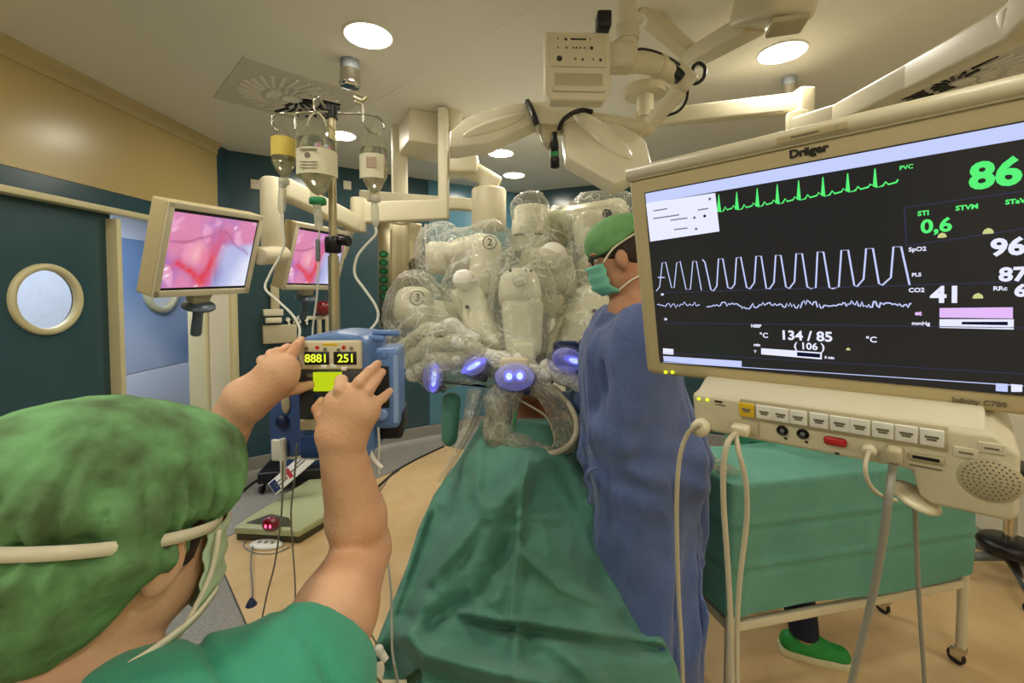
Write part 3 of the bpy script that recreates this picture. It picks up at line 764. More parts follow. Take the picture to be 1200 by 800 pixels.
put('cord', MB().tube([MP(1047, 543, yF - .010), MP(1045, 556, yF - .012), W(1041, 585, .56), W(1035, 630, .57), W(1020, 710, .60), W(1000, 790, .63), W(990, 840, .65)], .0048, 10), M_['lead_grey'], t)
t = thing('clip_lead', 'pale loop of tubing with a flat beige clip below the module speaker', 'cable', MP(1018, 522))
put('plug', MB().lathe([(.0085, 0), (.009, .004), (.008, .010), (0, .011)], MP(1019, 526), MON.to_3x3() @ V(0, -1, 0), 16), M_['cream2'], t)
put('cord', MB().tube([MP(1019, 528, yF - .012), W(1014, 545, .56), W(1018, 566, .56), W(1032, 580, .565), W(1050, 586, .57)], .0028, 8), M_['lead'], t)
put('clip', MB().lathe([(.0, -.004), (.022, -.004), (.029, 0), (.022, .004), (0, .004)], W(1072, 582, .575), (.15, -.42, .9), 24), M_['cream2'], t)
put('cord', MB().tube([W(1090, 582, .575), W(1105, 577, .58), W(1108, 566, .585)], .0035, 8), M_['lead'], t)
put('cord', MB().tube([W(1072, 584, .575), W(1074, 640, .6), W(1078, 720, .62), W(1083, 790, .64), W(1085, 840, .65)], .0028, 8), M_['lead_grey'], t)

# ------------------------------------------------------------------ cloth
M_['drape'] = mat('green_surgical_drape', (92, 146, 128), 0.72, c2=(82, 136, 118), scale=8, bump=0.25, bscale=90, sheen=0.15, spec=0.3)
M_['drape_cart'] = mat('pale_green_trolley_drape', (102, 160, 144), 0.62, c2=(94, 152, 136), scale=6, bump=0.2, bscale=70, spec=0.35)
M_['gown'] = mat('blue_surgical_gown', (94, 111, 160), 0.75, c2=(86, 103, 152), scale=7, bump=0.3, bscale=60, sheen=0.2, spec=0.25)
M_['scrub'] = mat('green_scrub_cotton', (72, 164, 134), 0.8, c2=(64, 154, 124), scale=9, bump=0.2, bscale=120, sheen=0.2, spec=0.2)
M_['cap'] = mat('green_bouffant_cap', (112, 164, 108), 0.75, c2=(78, 96, 62), scale=20.0, detail=9.0, bump=0.6, bscale=30, spec=0.25, ramp=(0.36, 0.70))
M_['cap2'] = mat('green_tied_cap', (118, 172, 108), 0.8, c2=(104, 158, 98), scale=20, bump=0.3, bscale=60)
M_['mask'] = mat('pale_green_face_mask', (196, 224, 190), 0.75, bump=0.2, bscale=80)
M_['mask2'] = mat('turquoise_face_mask', (128, 206, 178), 0.75, bump=0.2, bscale=80)
M_['tape'] = mat('white_mask_tape', (236, 230, 206), 0.75)
M_['skin'] = mat('skin', (224, 180, 146), 0.5, c2=(212, 160, 124), scale=14, bump=0.18, bscale=160, sss=0.05, spec=0.35)
M_['skin2'] = mat('skin_tanned', (204, 152, 116), 0.5, c2=(190, 136, 102), scale=14, bump=0.1, bscale=120, sss=0.06)
M_['hair'] = mat('dark_brown_hair', (58, 40, 28), 0.6, c2=(40, 28, 20), scale=60, bump=0.5, bscale=150)
M_['eye'] = mat('eye_white', (230, 226, 218), 0.2)

# ------------------------------------------------------------------ instrument trolley under a green drape (right)
tP1 = V(.838, 1.66, 0); tP2 = V(2.0, 1.92, 0); td = (tP2 - tP1).normalized(); tn = V(-td.y, td.x, 0); tL = (tP2 - tP1).length; tD = .32
TM = frame(tP1, td)
tro = thing('instrument_trolley', 'cream tube trolley on castors under the pale green drape', 'trolley', TM)
for x, y in ((0, 0), (tL, 0), (tL, tD), (0, tD)):
    lg = put('leg', MB().cyl((x, y, .085), (x, y, .92), .019, seg=18), M_['cream'], tro, False)
    c = put('castor', MB().cyl((x, y, .088), (x, y, .065), .022, seg=16).box((x, y + .012, .048), (.030, .045, .045), None, .006), M_['chrome'], tro, False)
    put('wheel', MB().cyl((x - .011, y + .016, .033), (x + .011, y + .016, .033), .033, seg=22, bevel=.004), M_['rubber'], c, False)
for a, b in (((0, 0), (tL, 0)), ((tL, 0), (tL, tD)), ((0, tD), (tL, tD)), ((0, 0), (0, tD))):
    a = V(a[0], a[1], .38); b = V(b[0], b[1], .38)
    put('rail', MB().box((0, 0, 0), ((b - a).length, .022, .036), frame((a + b) / 2, b - a), .004), M_['cream'], tro, False)
put('top_tray', MB().box((tL / 2, tD / 2, .925), (tL + .03, tD + .03, .02), None, .005), M_['steel'], tro, False)
# drape: hem -> edge -> top
def cart_drape():
    ov = .032; X0, X1, Y0, Y1 = -ov, tL + ov, -ov, tD + ov; rad = .03; per = []
    def arc(cx, cy, a0):
        for k in range(5):
            a = a0 + PI / 2 * k / 4; per.append((cx + rad * math.cos(a), cy + rad * math.sin(a), math.cos(a), math.sin(a)))
    def line(ax, ay, bx, by, nx, ny, n):
        for k in range(1, n): per.append((ax + (bx - ax) * k / n, ay + (by - ay) * k / n, nx, ny))
    arc(X0 + rad, Y0 + rad, PI); line(X0 + rad, Y0, X1 - rad, Y0, 0, -1, 60); arc(X1 - rad, Y0 + rad, 1.5 * PI); line(X1, Y0 + rad, X1, Y1 - rad, 1, 0, 20)
    arc(X1 - rad, Y1 - rad, 0); line(X1 - rad, Y1, X0 + rad, Y1, 0, 1, 50); arc(X0 + rad, Y1 - rad, PI / 2); line(X0, Y1 - rad, X0, Y0 + rad, -1, 0, 20)
    rows = []; ztop, zh = .950, .435; nz = 36
    arr = np.array(per)
    for i in range(nz + 1):
        t = i / nz; z = zh + (ztop - .012 - zh) * t; row = []
        for x, y, nx, ny in per:
            q = np.array([[x, y, z]], 'f'); hang = 1 - t
            d = .016 * hang * wave_noise(q * np.array([1, 1, .35], 'f'), 9, 4)[0] + .006 * wave_noise(q, 22, 5)[0] * (.3 + hang)
            for zf, amp in ((.79, .007), (.625, .007)): d += amp * math.exp(-((z - zf) / .010) ** 2) - amp * .6 * math.exp(-((z - zf + .02) / .014) ** 2)
            if ny == -1: d += .006 * math.exp(-((x - .62) / .008) ** 2) + .008 * math.exp(-((x - .04) / .02) ** 2)
            row.append((x + nx * d, y + ny * d, z + (.008 * math.sin(x * 5) if i == 0 else 0)))
        rows.append(row)
    cx, cy = tL / 2, tD / 2
    for k, (ins, dz) in enumerate(((.004, .008), (.012, .012), (.03, .012))):
        rows.append([(min(max(x, X0 + ins), X1 - ins), min(max(y, Y0 + ins), Y1 - ins), ztop - .012 + dz) for x, y, _, _ in per])
    for f in (.25, .5, .75, 1.0):
        last = [(min(max(x, X0 + .03), X1 - .03), min(max(y, Y0 + .03), Y1 - .03)) for x, y, _, _ in per]
        row = []
        for x, y in last:
            tx = min(max(x, X0 + .03 + tD / 2), X1 - .03 - tD / 2); ty = cy
            xx = x + (tx - x) * f; yy = y + (ty - y) * f
            row.append((xx, yy, ztop + .004 * wave_noise(np.array([[xx, yy, 0]], 'f'), 14, 8)[0]))
        rows.append(row)
    rows = [r + [r[0]] for r in rows]
    return MB().grid([[TM @ Vector(p) for p in r] for r in rows])
o = put('trolley_drape', cart_drape(), M_['drape_cart']); tag(o, 'pale green surgical drape with pressed folds covering the trolley on the right', 'drape')
M_['film'] = clear_plastic('crumpled_packet_film', lo=.25, hi=.85, rough=.1, bump=1.0, bscale=70)
rr = random.Random(5)
pk = MB().grid([[TM @ V(-.035 + .10 * a / 10 + .01 * rr.uniform(-1, 1), .02 + .30 * b / 20, .962 + .014 * rr.random()) for b in range(21)] for a in range(11)])
o = put('clear_packet', pk, M_['film']); tag(o, 'crumpled clear packet on the left end of the green draped trolley', 'packet')

# ------------------------------------------------------------------ wheeled stand at the right edge
def castor(parent, p, r=.03):
    c = put('castor', MB().box((p.x, p.y, 2 * r + .008), (r * .9, r * 1.3, r * .9), None, .005).cyl((p.x, p.y, 2 * r), (p.x, p.y, 2 * r + .035), .009, seg=12), M_['chrome'], parent)
    put('wheel', MB().cyl((p.x - .012, p.y, r), (p.x + .012, p.y, r), r, seg=20, bevel=.004), M_['rubber'], c)
sb = G(1215, 645); sb = V(2.86, 2.50, 0)
t = thing('wheeled_stand', 'black and chrome wheeled stand at the right edge behind the trolley', 'stand', sb)
for k in range(5):
    a = 2 * PI * k / 5 + 2.85; e = sb + V(.33 * math.cos(a), .33 * math.sin(a), 0)
    put('foot', MB().tube([sb + V(0, 0, .15), sb + (e - sb) * .5 + V(0, 0, .115), e + V(0, 0, .085)], [.03, .024, .016], 10), M_['chrome'] if k % 2 else M_['grey'], t)
    castor(t, e)
put('base_cover', MB().lathe([(.0, .25), (.12, .24), (.14, .21), (.12, .17), (.06, .16)], sb, (0, 0, 1), 24), M_['black'], t)
put('column', MB().cyl(sb + V(0, 0, .16), sb + V(0, 0, .62), .028), M_['chrome'], t)
put('seat', MB().lathe([(0, .60), (.17, .60), (.19, .63), (.18, .67), (.1, .685), (0, .685)], sb, (0, 0, 1), 28), M_['black'], t)
t = tag(put('cable', MB().tube([G(1150, 632, .01), G(1166, 640, .01), G(1182, 650, .01), G(1190, 655, .012), G(1240, 650, .01)], .006), M_['lead']), 'beige hose on the floor by the wheeled stand at the right edge', 'cable')

# ------------------------------------------------------------------ operating table drape
def ridge(px, py, pts, w):
    best = np.full(px.shape, 1e9)
    for (ax, ay), (bx, by) in zip(pts, pts[1:]):
        dx, dy = bx - ax, by - ay; t = np.clip(((px - ax) * dx + (py - ay) * dy) / (dx * dx + dy * dy), 0, 1)
        best = np.minimum(best, np.hypot(px - ax - t * dx, py - ay - t * dy))
    return np.exp(-(best / w) ** 2)
rows_ = np.array([(498, 562, 674, 1.86), (515, 552, 680, 1.78), (540, 536, 688, 1.68), (580, 508, 700, 1.57), (620, 490, 712, 1.47), (660, 478, 730, 1.385), (700, 462, 752, 1.31), (740, 446, 773, 1.24),
                  (780, 430, 793, 1.17), (820, 424, 804, 1.115), (870, 436, 815, 1.06), (930, 462, 825, 1.01)])
NR, NC = 150, 120
py_ = np.linspace(498, 930, NR); xl_ = np.interp(py_, rows_[:, 0], rows_[:, 1]); xr_ = np.interp(py_, rows_[:, 0], rows_[:, 2]); dp_ = np.interp(py_, rows_[:, 0], rows_[:, 3])
u_ = np.linspace(0, 1, NC); PX = xl_[:, None] + (xr_ - xl_)[:, None] * u_; PY = np.repeat(py_[:, None], NC, 1)
DP = dp_[:, None] + .17 * np.abs(2 * u_ - 1) ** 2.4 - .05
folds = [([(625, 545), (560, 620), (500, 690), (487, 715), (487, 735)], .050, 20), ([(530, 560), (500, 640), (478, 720)], -.045, 16), ([(563, 525), (558, 575), (572, 606)], .018, 9),
         ([(572, 606), (545, 650), (505, 690)], -.03, 12), ([(618, 535), (606, 640), (598, 725)], .016, 7), ([(540, 717), (590, 727), (612, 727), (700, 741), (775, 752)], .020, 6),
         ([(540, 726), (600, 737), (700, 751), (775, 761)], -.016, 8), ([(645, 560), (715, 690), (750, 740)], -.030, 26), ([(660, 530), (720, 640), (790, 770)], .022, 14),
         ([(475, 745), (500, 766), (590, 790), (640, 800)], .050, 16), ([(485, 745), (560, 700), (600, 640)], -.026, 16), ([(520, 735), (580, 700), (606, 650)], .016, 12),
         ([(606, 737), (600, 790), (610, 830)], .014, 8), ([(640, 745), (700, 800)], .016, 14), ([(605, 640), (660, 690), (725, 715)], .012, 9), ([(560, 520), (520, 590)], .022, 9),
         ([(600, 600), (620, 606), (655, 606)], .012, 8), ([(470, 800), (455, 770)], -.05, 16), ([(438, 770), (470, 690), (500, 600)], .02, 8)]
for pts, amp, w in folds: DP -= amp * 1.6 * ridge(PX, PY, pts, w * .82)
Q = np.stack([PX / 100, PY / 100, 0 * PX], -1).astype('f')
DP += .015 * wave_noise(Q, 3.2, 11) + .010 * wave_noise(Q, 8.0, 12) + .004 * wave_noise(Q * np.array([1, 1.6, 1], 'f'), 17, 13) + .012 * np.abs(wave_noise(Q * np.array([1.3, .8, 1], 'f'), 9, 14))
grid = []
for i in range(NR):
    row = [W(PX[i, j], PY[i, j], DP[i, j]) for j in range(NC)]
    l0, r0 = row[0], row[-1]; hang = V(0, 0, -.10 - .25 * i / NR)
    row = [l0 + V(.03, .42, 0) + hang * 2.4, l0 + V(-.005, .22, 0) + hang, l0 + V(-.008, .07, 0) + hang * .3] + row + [r0 + V(.004, .07, 0) + hang * .3, r0 + V(-.01, .2, 0) + hang, r0 + V(-.05, .4, 0) + hang * 2]
    grid.append(row)
last = grid[-1]
for z in (.45, .2, .05): grid.append([V(p.x * (1.0 + .03 * math.sin(j * .5)), p.y - .02 + .02 * math.sin(j * .45), min(p.z, z)) for j, p in enumerate(last)])
back = [p + V(0, .16, -.02) for p in grid[0]]; back2 = [p + V(0, .40, -.10) for p in grid[0]]
grid = [back2, back] + grid
o = put('surgical_drape', MB().grid(grid), M_['drape']); tag(o, 'dark green surgical drape falling in folds over the operating table, centre front', 'drape')

# ------------------------------------------------------------------ people
def nrm(v): return Vector(v).normalized()
def head_parts(sk, c, F, U, s=1.0, nose=True):
    """head melted into the body; c = middle of the skull, F = where the face looks, U = crown"""
    F = nrm(F); R = F.cross(Vector(U)).normalized(); U = R.cross(F).normalized(); ax = [tuple(F), tuple(R), tuple(U)]
    P = lambda f, r, u: Vector(c) + (F * f + R * r + U * u) * s
    sk.egg(P(-.008, 0, .02), (.100 * s, .078 * s, .098 * s), ax, .0)
    sk.egg(P(.028, 0, -.045), (.072 * s, .066 * s, .085 * s), ax, .03)
    sk.egg(P(.055, 0, -.105), (.036 * s, .034 * s, .026 * s), ax, .03)
    sk.egg(P(.012, .040, -.085), (.045 * s, .022 * s, .026 * s), ax, .03); sk.egg(P(.012, -.040, -.085), (.045 * s, .022 * s, .026 * s), ax, .03)
    for r in (-1, 1):
        sk.egg(P(.088, .032 * r, -.004), (.016 * s, .017 * s, .012 * s), ax, .012, 'cut')
        sk.egg(P(.082, .036 * r, .016), (.02 * s, .026 * s, .008 * s), ax, .012)
        sk.egg(P(.006, .085 * r, -.028), (.022 * s, .013 * s, .035 * s), ax, .006)
        sk.egg(P(.010, .1035 * r, -.022), (.010 * s, .007 * s, .016 * s), ax, .008, 'cut')
        sk.egg(P(.004, .081 * r, -.056), (.010 * s, .007 * s, .011 * s), ax, .006)
    sk.limb(P(.094, 0, .0), P(.114, 0, -.038), .008 * s, .014 * s, .012)
    for r in (-1, 1): sk.egg(P(.105, .012 * r, -.042), (.011 * s, .009 * s, .009 * s), ax, .008)
    sk.egg(P(.092, 0, -.070), (.014 * s, .026 * s, .007 * s), ax, .008); sk.egg(P(.090, 0, -.082), (.014 * s, .022 * s, .008 * s), ax, .008)
    return P, F, R, U
def eyes(P, parent, s=1.0):
    for r in (-1, 1):
        e = put('eye', MB().ball(P(.078, .032 * r, -.004), .0125 * s, 16), M_['eye'], parent)
        put('iris', MB().ball(P(.0885, .032 * r, -.004), .0045 * s, 12), M_['rubber'], e)
def relaxed_hand(sk, w, d, side, s=1.0):
    """five slightly curled fingers from the wrist w along d; side = towards the thumb"""
    d = nrm(d); side = nrm(Vector(side) - d * Vector(side).dot(d)); n = d.cross(side)
    w = Vector(w)
    sk.limb(w, w + d * .055 * s, .024 * s, .028 * s, .02, flat=(tuple(n), .6)); sk.limb(w + d * .05 * s + side * .022 * s, w + d * .05 * s - side * .022 * s, .022 * s, .02 * s, .02, flat=(tuple(n), .6))
    for k, (o, L) in enumerate(((.028, .068), (.010, .076), (-.009, .070), (-.027, .055))):
        a = w + (d * .085 + side * o) * s
        b = a + (d * .6 + n * .18) * L * .62 * s; c = b + (d * .45 + n * .4) * L * .5 * s
        sk.chain([w + (d * .05 + side * o * .8) * s, a, b, c], [.010 * s, .0095 * s, .0085 * s, .0075 * s], .006)
    a = w + (d * .02 + side * .028) * s
    sk.chain([a, a + (d * .032 + side * .022 + n * .008) * s, a + (d * .062 + side * .026 + n * .016) * s], [.013 * s, .0105 * s, .009 * s], .008)
def legs(sk, hipc, right, feet, toe, knee_fwd=.03):
    for s_, ft in zip((1, -1), feet):
        ft = Vector(ft); hip = Vector(hipc) + Vector(right) * .09 * s_ + V(0, 0, -.03); tz = nrm(toe)
        ank = ft + V(0, 0, .09); kn = (hip + ank) / 2 + tz * knee_fwd + V(0, 0, .02)
        sk.limb(hip, kn, .088, .056, .03); sk.limb(kn, ank, .056, .040, .02)
        sk.limb(ft + V(0, 0, .04) - tz * .04, ft + tz * .15 + V(0, 0, .03), .036, .028, .02); sk.limb(ank, ft + V(0, 0, .045), .04, .038, .02)

# ---- the man in front at left, working the pump
F_m = nrm((.45, .88, -.16)); Hm = V(-.468, .520, 1.405)
sk = Skin((-.86, .18, .70), (-.12, .90, 1.60), .0036)
Pm, F_m, R_m, U_m = head_parts(sk, Hm, F_m, (.06, .10, 1.0), 1.06)
neckb = Hm - U_m * .170 - F_m * .085
sk.limb(Hm - U_m * .06 - F_m * .03, neckb, .060, .062, .03)
Rb = nrm((.93, -.22, 0)); Fb = nrm((.22, .93, 0))
S_R = W(350, 816, .53); E_R = W(425, 644, .745); W_R = W(398, 512, .695)
S_L = neckb - Rb * .19 + V(0, .06, -.07); E_L = W(190, 660, .74); W_L = W(284, 468, .735)
ch = neckb + V(0, 0, -.17); hp = ch + V(.02, -.06, -.36)
sk.limb(neckb + V(0, 0, -.02), S_R, .06, .062, .05); sk.limb(neckb + V(0, 0, -.02), S_L, .06, .062, .05)
for o in (-.08, 0, .08): sk.limb(ch + Rb * o + V(0, 0, .04), hp + Rb * o * .9, .115, .115, .05, flat=(tuple(Fb), .9))
sk.limb(S_R, (S_R + E_R) / 2, .058, .057, .03); sk.limb((S_R + E_R) / 2, E_R, .057, .046, .02)
sk.chain([E_R, E_R + (W_R - E_R) * .3, W_R], [.046, .0475, .0325], .012)
sk.limb(S_L, E_L, .055, .046, .03); sk.chain([E_L, E_L + (W_L - E_L) * .3, W_L], [.046, .045, .0315], .012)
hipm = hp + V(0, 0, -.08)
sk.egg(hipm + V(0, 0, .02), (.15, .12, .10), None, .05)
# right hand: back of the hand to the viewer, thumb and forefinger on the key pad, the other fingers raised
def fchain(pts, rs): sk.chain([W(*p) for p in pts], rs, .003)
pw = W(400, 500, .70)
for a, b in (((391, 505, .695), (396, 472, .695)), ((400, 505, .693), (410, 463, .69)), ((408, 505, .695), (421, 470, .69)), ((412, 507, .70), (430, 482, .695))):
    sk.limb(W(*a), W(*b), .0235, .0185, .02)
sk.limb(W(398, 473, .695), W(428, 480, .695), .018, .017, .02)
fchain([(398, 470, .695), (399, 456, .680), (400, 446, .70), (399, 450, .75)], [.0110, .0105, .0098, .0080])           # forefinger, bent onto the keys
fchain([(411, 464, .69), (421, 448, .685), (432, 436, .70), (443, 426, .73)], [.0105, .0092, .0084, .0068])           # middle
fchain([(421, 470, .69), (432, 457, .688), (440, 446, .70), (448, 436, .725)], [.0100, .0088, .0080, .0065])           # ring
fchain([(429, 482, .695), (440, 473, .695), (449, 466, .705), (457, 458, .72)], [.0095, .0082, .0074, .0060])           # little
fchain([(388, 497, .695), (378, 488, .705), (373, 479, .73), (377, 470, .765)], [.0150, .0120, .0105, .0082])            # thumb
# left hand: gripping the pump edge, thumb on its face
for a, b in (((288, 462, .735), (322, 430, .745)), ((292, 468, .733), (330, 436, .74)), ((296, 474, .735), (334, 446, .74))):
    sk.limb(W(*a), W(*b), .024, .019, .02)
sk.limb(W(322, 432, .745), W(336, 430, .742), .019, .018, .02)
fchain([(333, 430, .742), (341, 416, .755), (347, 406, .772), (353, 398, .80)], [.0110, .0098, .0088, .0070])             # forefinger
fchain([(325, 426, .75), (329, 413, .762), (337, 408, .785), (344, 409, .82)], [.0108, .0096, .0088, .0072])                    # middle
fchain([(318, 427, .755), (318, 415, .770), (325, 412, .795), (333, 416, .825)], [.0102, .0092, .0084, .007])                    # ring
fchain([(311, 432, .76), (307, 422, .775), (312, 420, .80), (321, 427, .82)], [.0098, .0085, .0078, .0065])                     # little
fchain([(318, 462, .735), (333, 458, .745), (349, 455, .765), (364, 451, .790)], [.0165, .0112, .0100, .0078])             # thumb
man = put('person', sk.mesh('person'), M_['skin'])
tag(man, 'person in green bouffant cap, face mask and green scrubs, both hands on the infusion pump', 'person')
eyes(Pm, man, 1.06)
# nails
# hair under the cap at the temple and nape
sk = Skin(tuple(Hm - V(.2, .2, .2)), tuple(Hm + V(.2, .2, .2)), .005)
ax = [tuple(F_m), tuple(R_m), tuple(U_m)]
sk.egg(Pm(-.012, 0, .014), (.112, .089, .108), ax, 0)
for r in (-1, 1): sk.limb(Pm(.045, .070 * r, .02), Pm(.034, .073 * r, -.040), .016, .010, .01)
sk.plane(Pm(.072, 0, 0), F_m * 1.0 + U_m * .0); sk.plane(Pm(.03, 0, -.062), -U_m + F_m * .55, .01)
sk.rough(lambda P: .0025 * wave_noise(P, 160, 3))
put('hair', sk.mesh('hair'), M_['hair'], man)
# bouffant cap
sk = Skin(tuple(Hm - V(.26, .26, .2)), tuple(Hm + V(.24, .24, .24)), .0045)
sk.egg(Pm(-.030, 0, .030), (.138, .110, .108), ax, 0); sk.egg(Pm(-.070, 0, -.035), (.100, .096, .105), ax, .05); sk.egg(Pm(.050, 0, .030), (.088, .096, .088), ax, .04)
for r in (-1, 1): sk.egg(Pm(-.022, .088 * r, .0), (.046, .031, .050), ax, .02)
SN = nrm(U_m * 1.0 + F_m * .16); SP = Pm(0, 0, -.002)       # plane of the upper mask tape
def cap_relief(P):
    q = P - np.array(Hm, 'f'); a = q @ np.array(F_m, 'f'); r = q @ np.array(R_m, 'f'); u = q @ np.array(U_m, 'f'); d = (P - np.array(SP, 'f')) @ np.array(SN, 'f')
    th = np.arctan2(r, a)
    groove = .013 * np.exp(-(d / .014) ** 2)
    pleat = .0058 * np.sin(th * 26 + 5 * np.sin(th * 5) + d * 20) * np.exp(-(np.abs(d) / .05) ** 1.2)
    return groove + pleat + .006 * np.exp(-(np.sin(th * 13 + 4 * wave_noise(P, 18, 25)) / .25) ** 2) * np.exp(-np.abs(d - .03) / .05) + .0050 * wave_noise(P, 48, 21) + .0030 * np.abs(wave_noise(P, 90, 22)) + .0012 * wave_noise(P, 200, 23)
sk.rough(cap_relief)
sk.plane(Pm(.084, 0, .02), F_m * 1.0 - U_m * .50, .008); sk.plane(Pm(-.004, 0, -.072), -U_m * .78 + F_m * .55, .008)
put('bouffant_cap', sk.mesh('bouffant_cap'), M_['cap'], man)
# mask tapes: upper one round the cap, lower one to the nape
def ring_pt(th, d, grow=0.0, up=0.0):
    e1 = (F_m - SN * F_m.dot(SN)).normalized(); e2 = SN.cross(e1)
    return SP + SN * d + e1 * math.cos(th) * (.137 + grow) - e1 * .030 + e2 * math.sin(th) * (.110 + grow)
def band(name, fn, n, w, m, parent):
    g = [[], []]
    for k in range(n + 1):
        p, up = fn(k / n); g[0].append(p - up * w / 2); g[1].append(p + up * w / 2)
    mb = MB().grid(g); o = put(name, mb, m, parent); md = o.modifiers.new('thick', 'SOLIDIFY'); md.thickness = .0016; md.offset = 0; return o
band('upper_tape', lambda t: (ring_pt(-2.9 + 5.8 * t, 0, .002) if True else 0, SN), 60, .013, M_['tape'], man)
mk_r = Pm(.085, .062, -.055); mk_l = Pm(.085, -.062, -.055)
def low(t):
    a = Pm(.045, .080, -.112); b = Pm(-.02, .090, -.122); c = Pm(-.09, .088, -.128)
    P, _ = spline([mk_r + U_m * -.045, a, b, c, Pm(-.13, .04, -.13)], .01, 8); i = min(int(t * (len(P) - 1)), len(P) - 1); return P[i], U_m
band('lower_tape', low, 32, .010, M_['tape'], man)
# face mask: a pleated shell over nose and chin
g = []
for i in range(17):
    v = i / 16; row = []
    for j in range(25):
        a = (-1 + 2 * j / 24); r = a * .078
        f = .124 - .060 * abs(a) ** 2.2 - .035 * (max(0, v - .6) / .4) ** 2 - .010 * (1 - v) + .0025 * math.sin(v * 22)
        row.append(Pm(f, r * (1 - .12 * v), -.020 - .115 * v))
    g.append(row)
o = put('face_mask', MB().grid(g), M_['mask'], man); md = o.modifiers.new('thick', 'SOLIDIFY'); md.thickness = .002
for r in (1, -1): put('mask_edge', MB().tube([Pm(.066, .079 * r, -.018), Pm(.064, .077 * r, -.07), Pm(.040, .070 * r, -.135)], .003, 6), M_['tape'], man)
# tunic
sk = Skin((-.86, .12, .74), (-.12, .82, 1.32), .0055)
tk = dict(k=.05)
for o in (-.10, 0, .10): sk.limb(ch + Rb * o + V(0, 0, .055), hp + Rb * o * .95 + V(0, 0, -.1), .128, .14, .05, flat=(tuple(Fb), .95))
sk.limb(neckb + V(0, 0, -.035) + Rb * .05, S_R, .074, .084, .05); sk.limb(neckb + V(0, 0, -.035) - Rb * .05, S_L, .066, .078, .05)
eR = S_R + (E_R - S_R) * .27; eL = S_L + (E_L - S_L) * .5
sk.limb(S_R, eR, .080, .078, .03); sk.limb(S_L, eL, .078, .08, .03)
sk.rough(lambda P: .0080 * wave_noise(P * np.array([1, 1, .5], 'f'), 30, 31) + .014 * np.abs(wave_noise(P * np.array([1, .6, 1], 'f'), 24, 36)) - .004 + .011 * np.exp(-(np.sin(P[..., 0] * 17 + P[..., 1] * 22 + P[..., 2] * 9 + 4.0 * wave_noise(P, 8, 38)) / .22) ** 2) * np.clip(wave_noise(P, 12, 39) * 3 + .5, 0, 1) + .0040 * np.sin(P[..., 0] * 70 + 6 * wave_noise(P, 9, 33)) * wave_noise(P, 14, 32))
sk.plane(eR, nrm(E_R - S_R), .004, .15); sk.plane(eL, nrm(E_L - S_L), .004, .15)
sk.egg(neckb + U_m * .045 + Fb * .02, (.085, .085, .085), None, .01, 'cut')
sk.limb(eR - (E_R - S_R) * .12, eR + (E_R - S_R) * .4, .066, .068, .004, 'cut'); sk.limb(eL - (E_L - S_L) * .1, eL + (E_L - S_L) * .4, .064, .066, .004, 'cut')
put('scrub_tunic', sk.mesh('scrub_tunic'), M_['scrub'], man)
sk = Skin((hipm.x - .30, hipm.y - .24, .0), (hipm.x + .32, hipm.y + .26, .86), .011)
for s_, ft in zip((1, -1), (V(hipm.x + Rb.x * .1, hipm.y, 0), V(hipm.x - Rb.x * .1, hipm.y + .02, 0))):
    hip = hipm + Rb * .09 * s_ + V(0, 0, -.02); ank = ft + V(0, 0, .09); kn = (hip + ank) / 2 + nrm((.2, 1, 0)) * .03 + V(0, 0, .02)
    sk.limb(hip + V(0, 0, .06), kn, .125, .088, .03); sk.limb(kn, ank, .088, .075, .03)
sk.rough(lambda P: .004 * wave_noise(P, 26, 35))
sk.plane(hipm + V(0, 0, .07), (0, 0, 1)); sk.plane((hipm.x, hipm.y, .08), (0, 0, -1))
put('scrub_trousers', sk.mesh('scrub_trousers'), M_['scrub'], man)
for s_, ft in zip((1, -1), (V(hipm.x + Rb.x * .1, hipm.y, 0), V(hipm.x - Rb.x * .1, hipm.y + .02, 0))):
    d = nrm((.2, 1, 0))
    put('clog', MB().prism([ft - d * .10 + d.cross(V(0, 0, 1)) * .045 + V(0, 0, .0), ft + d * .12 + d.cross(V(0, 0, 1)) * .055, ft + d * .20, ft + d * .12 - d.cross(V(0, 0, 1)) * .055, ft - d * .10 - d.cross(V(0, 0, 1)) * .045], (0, 0, .075), None, .018, 2), M_['white'], man)

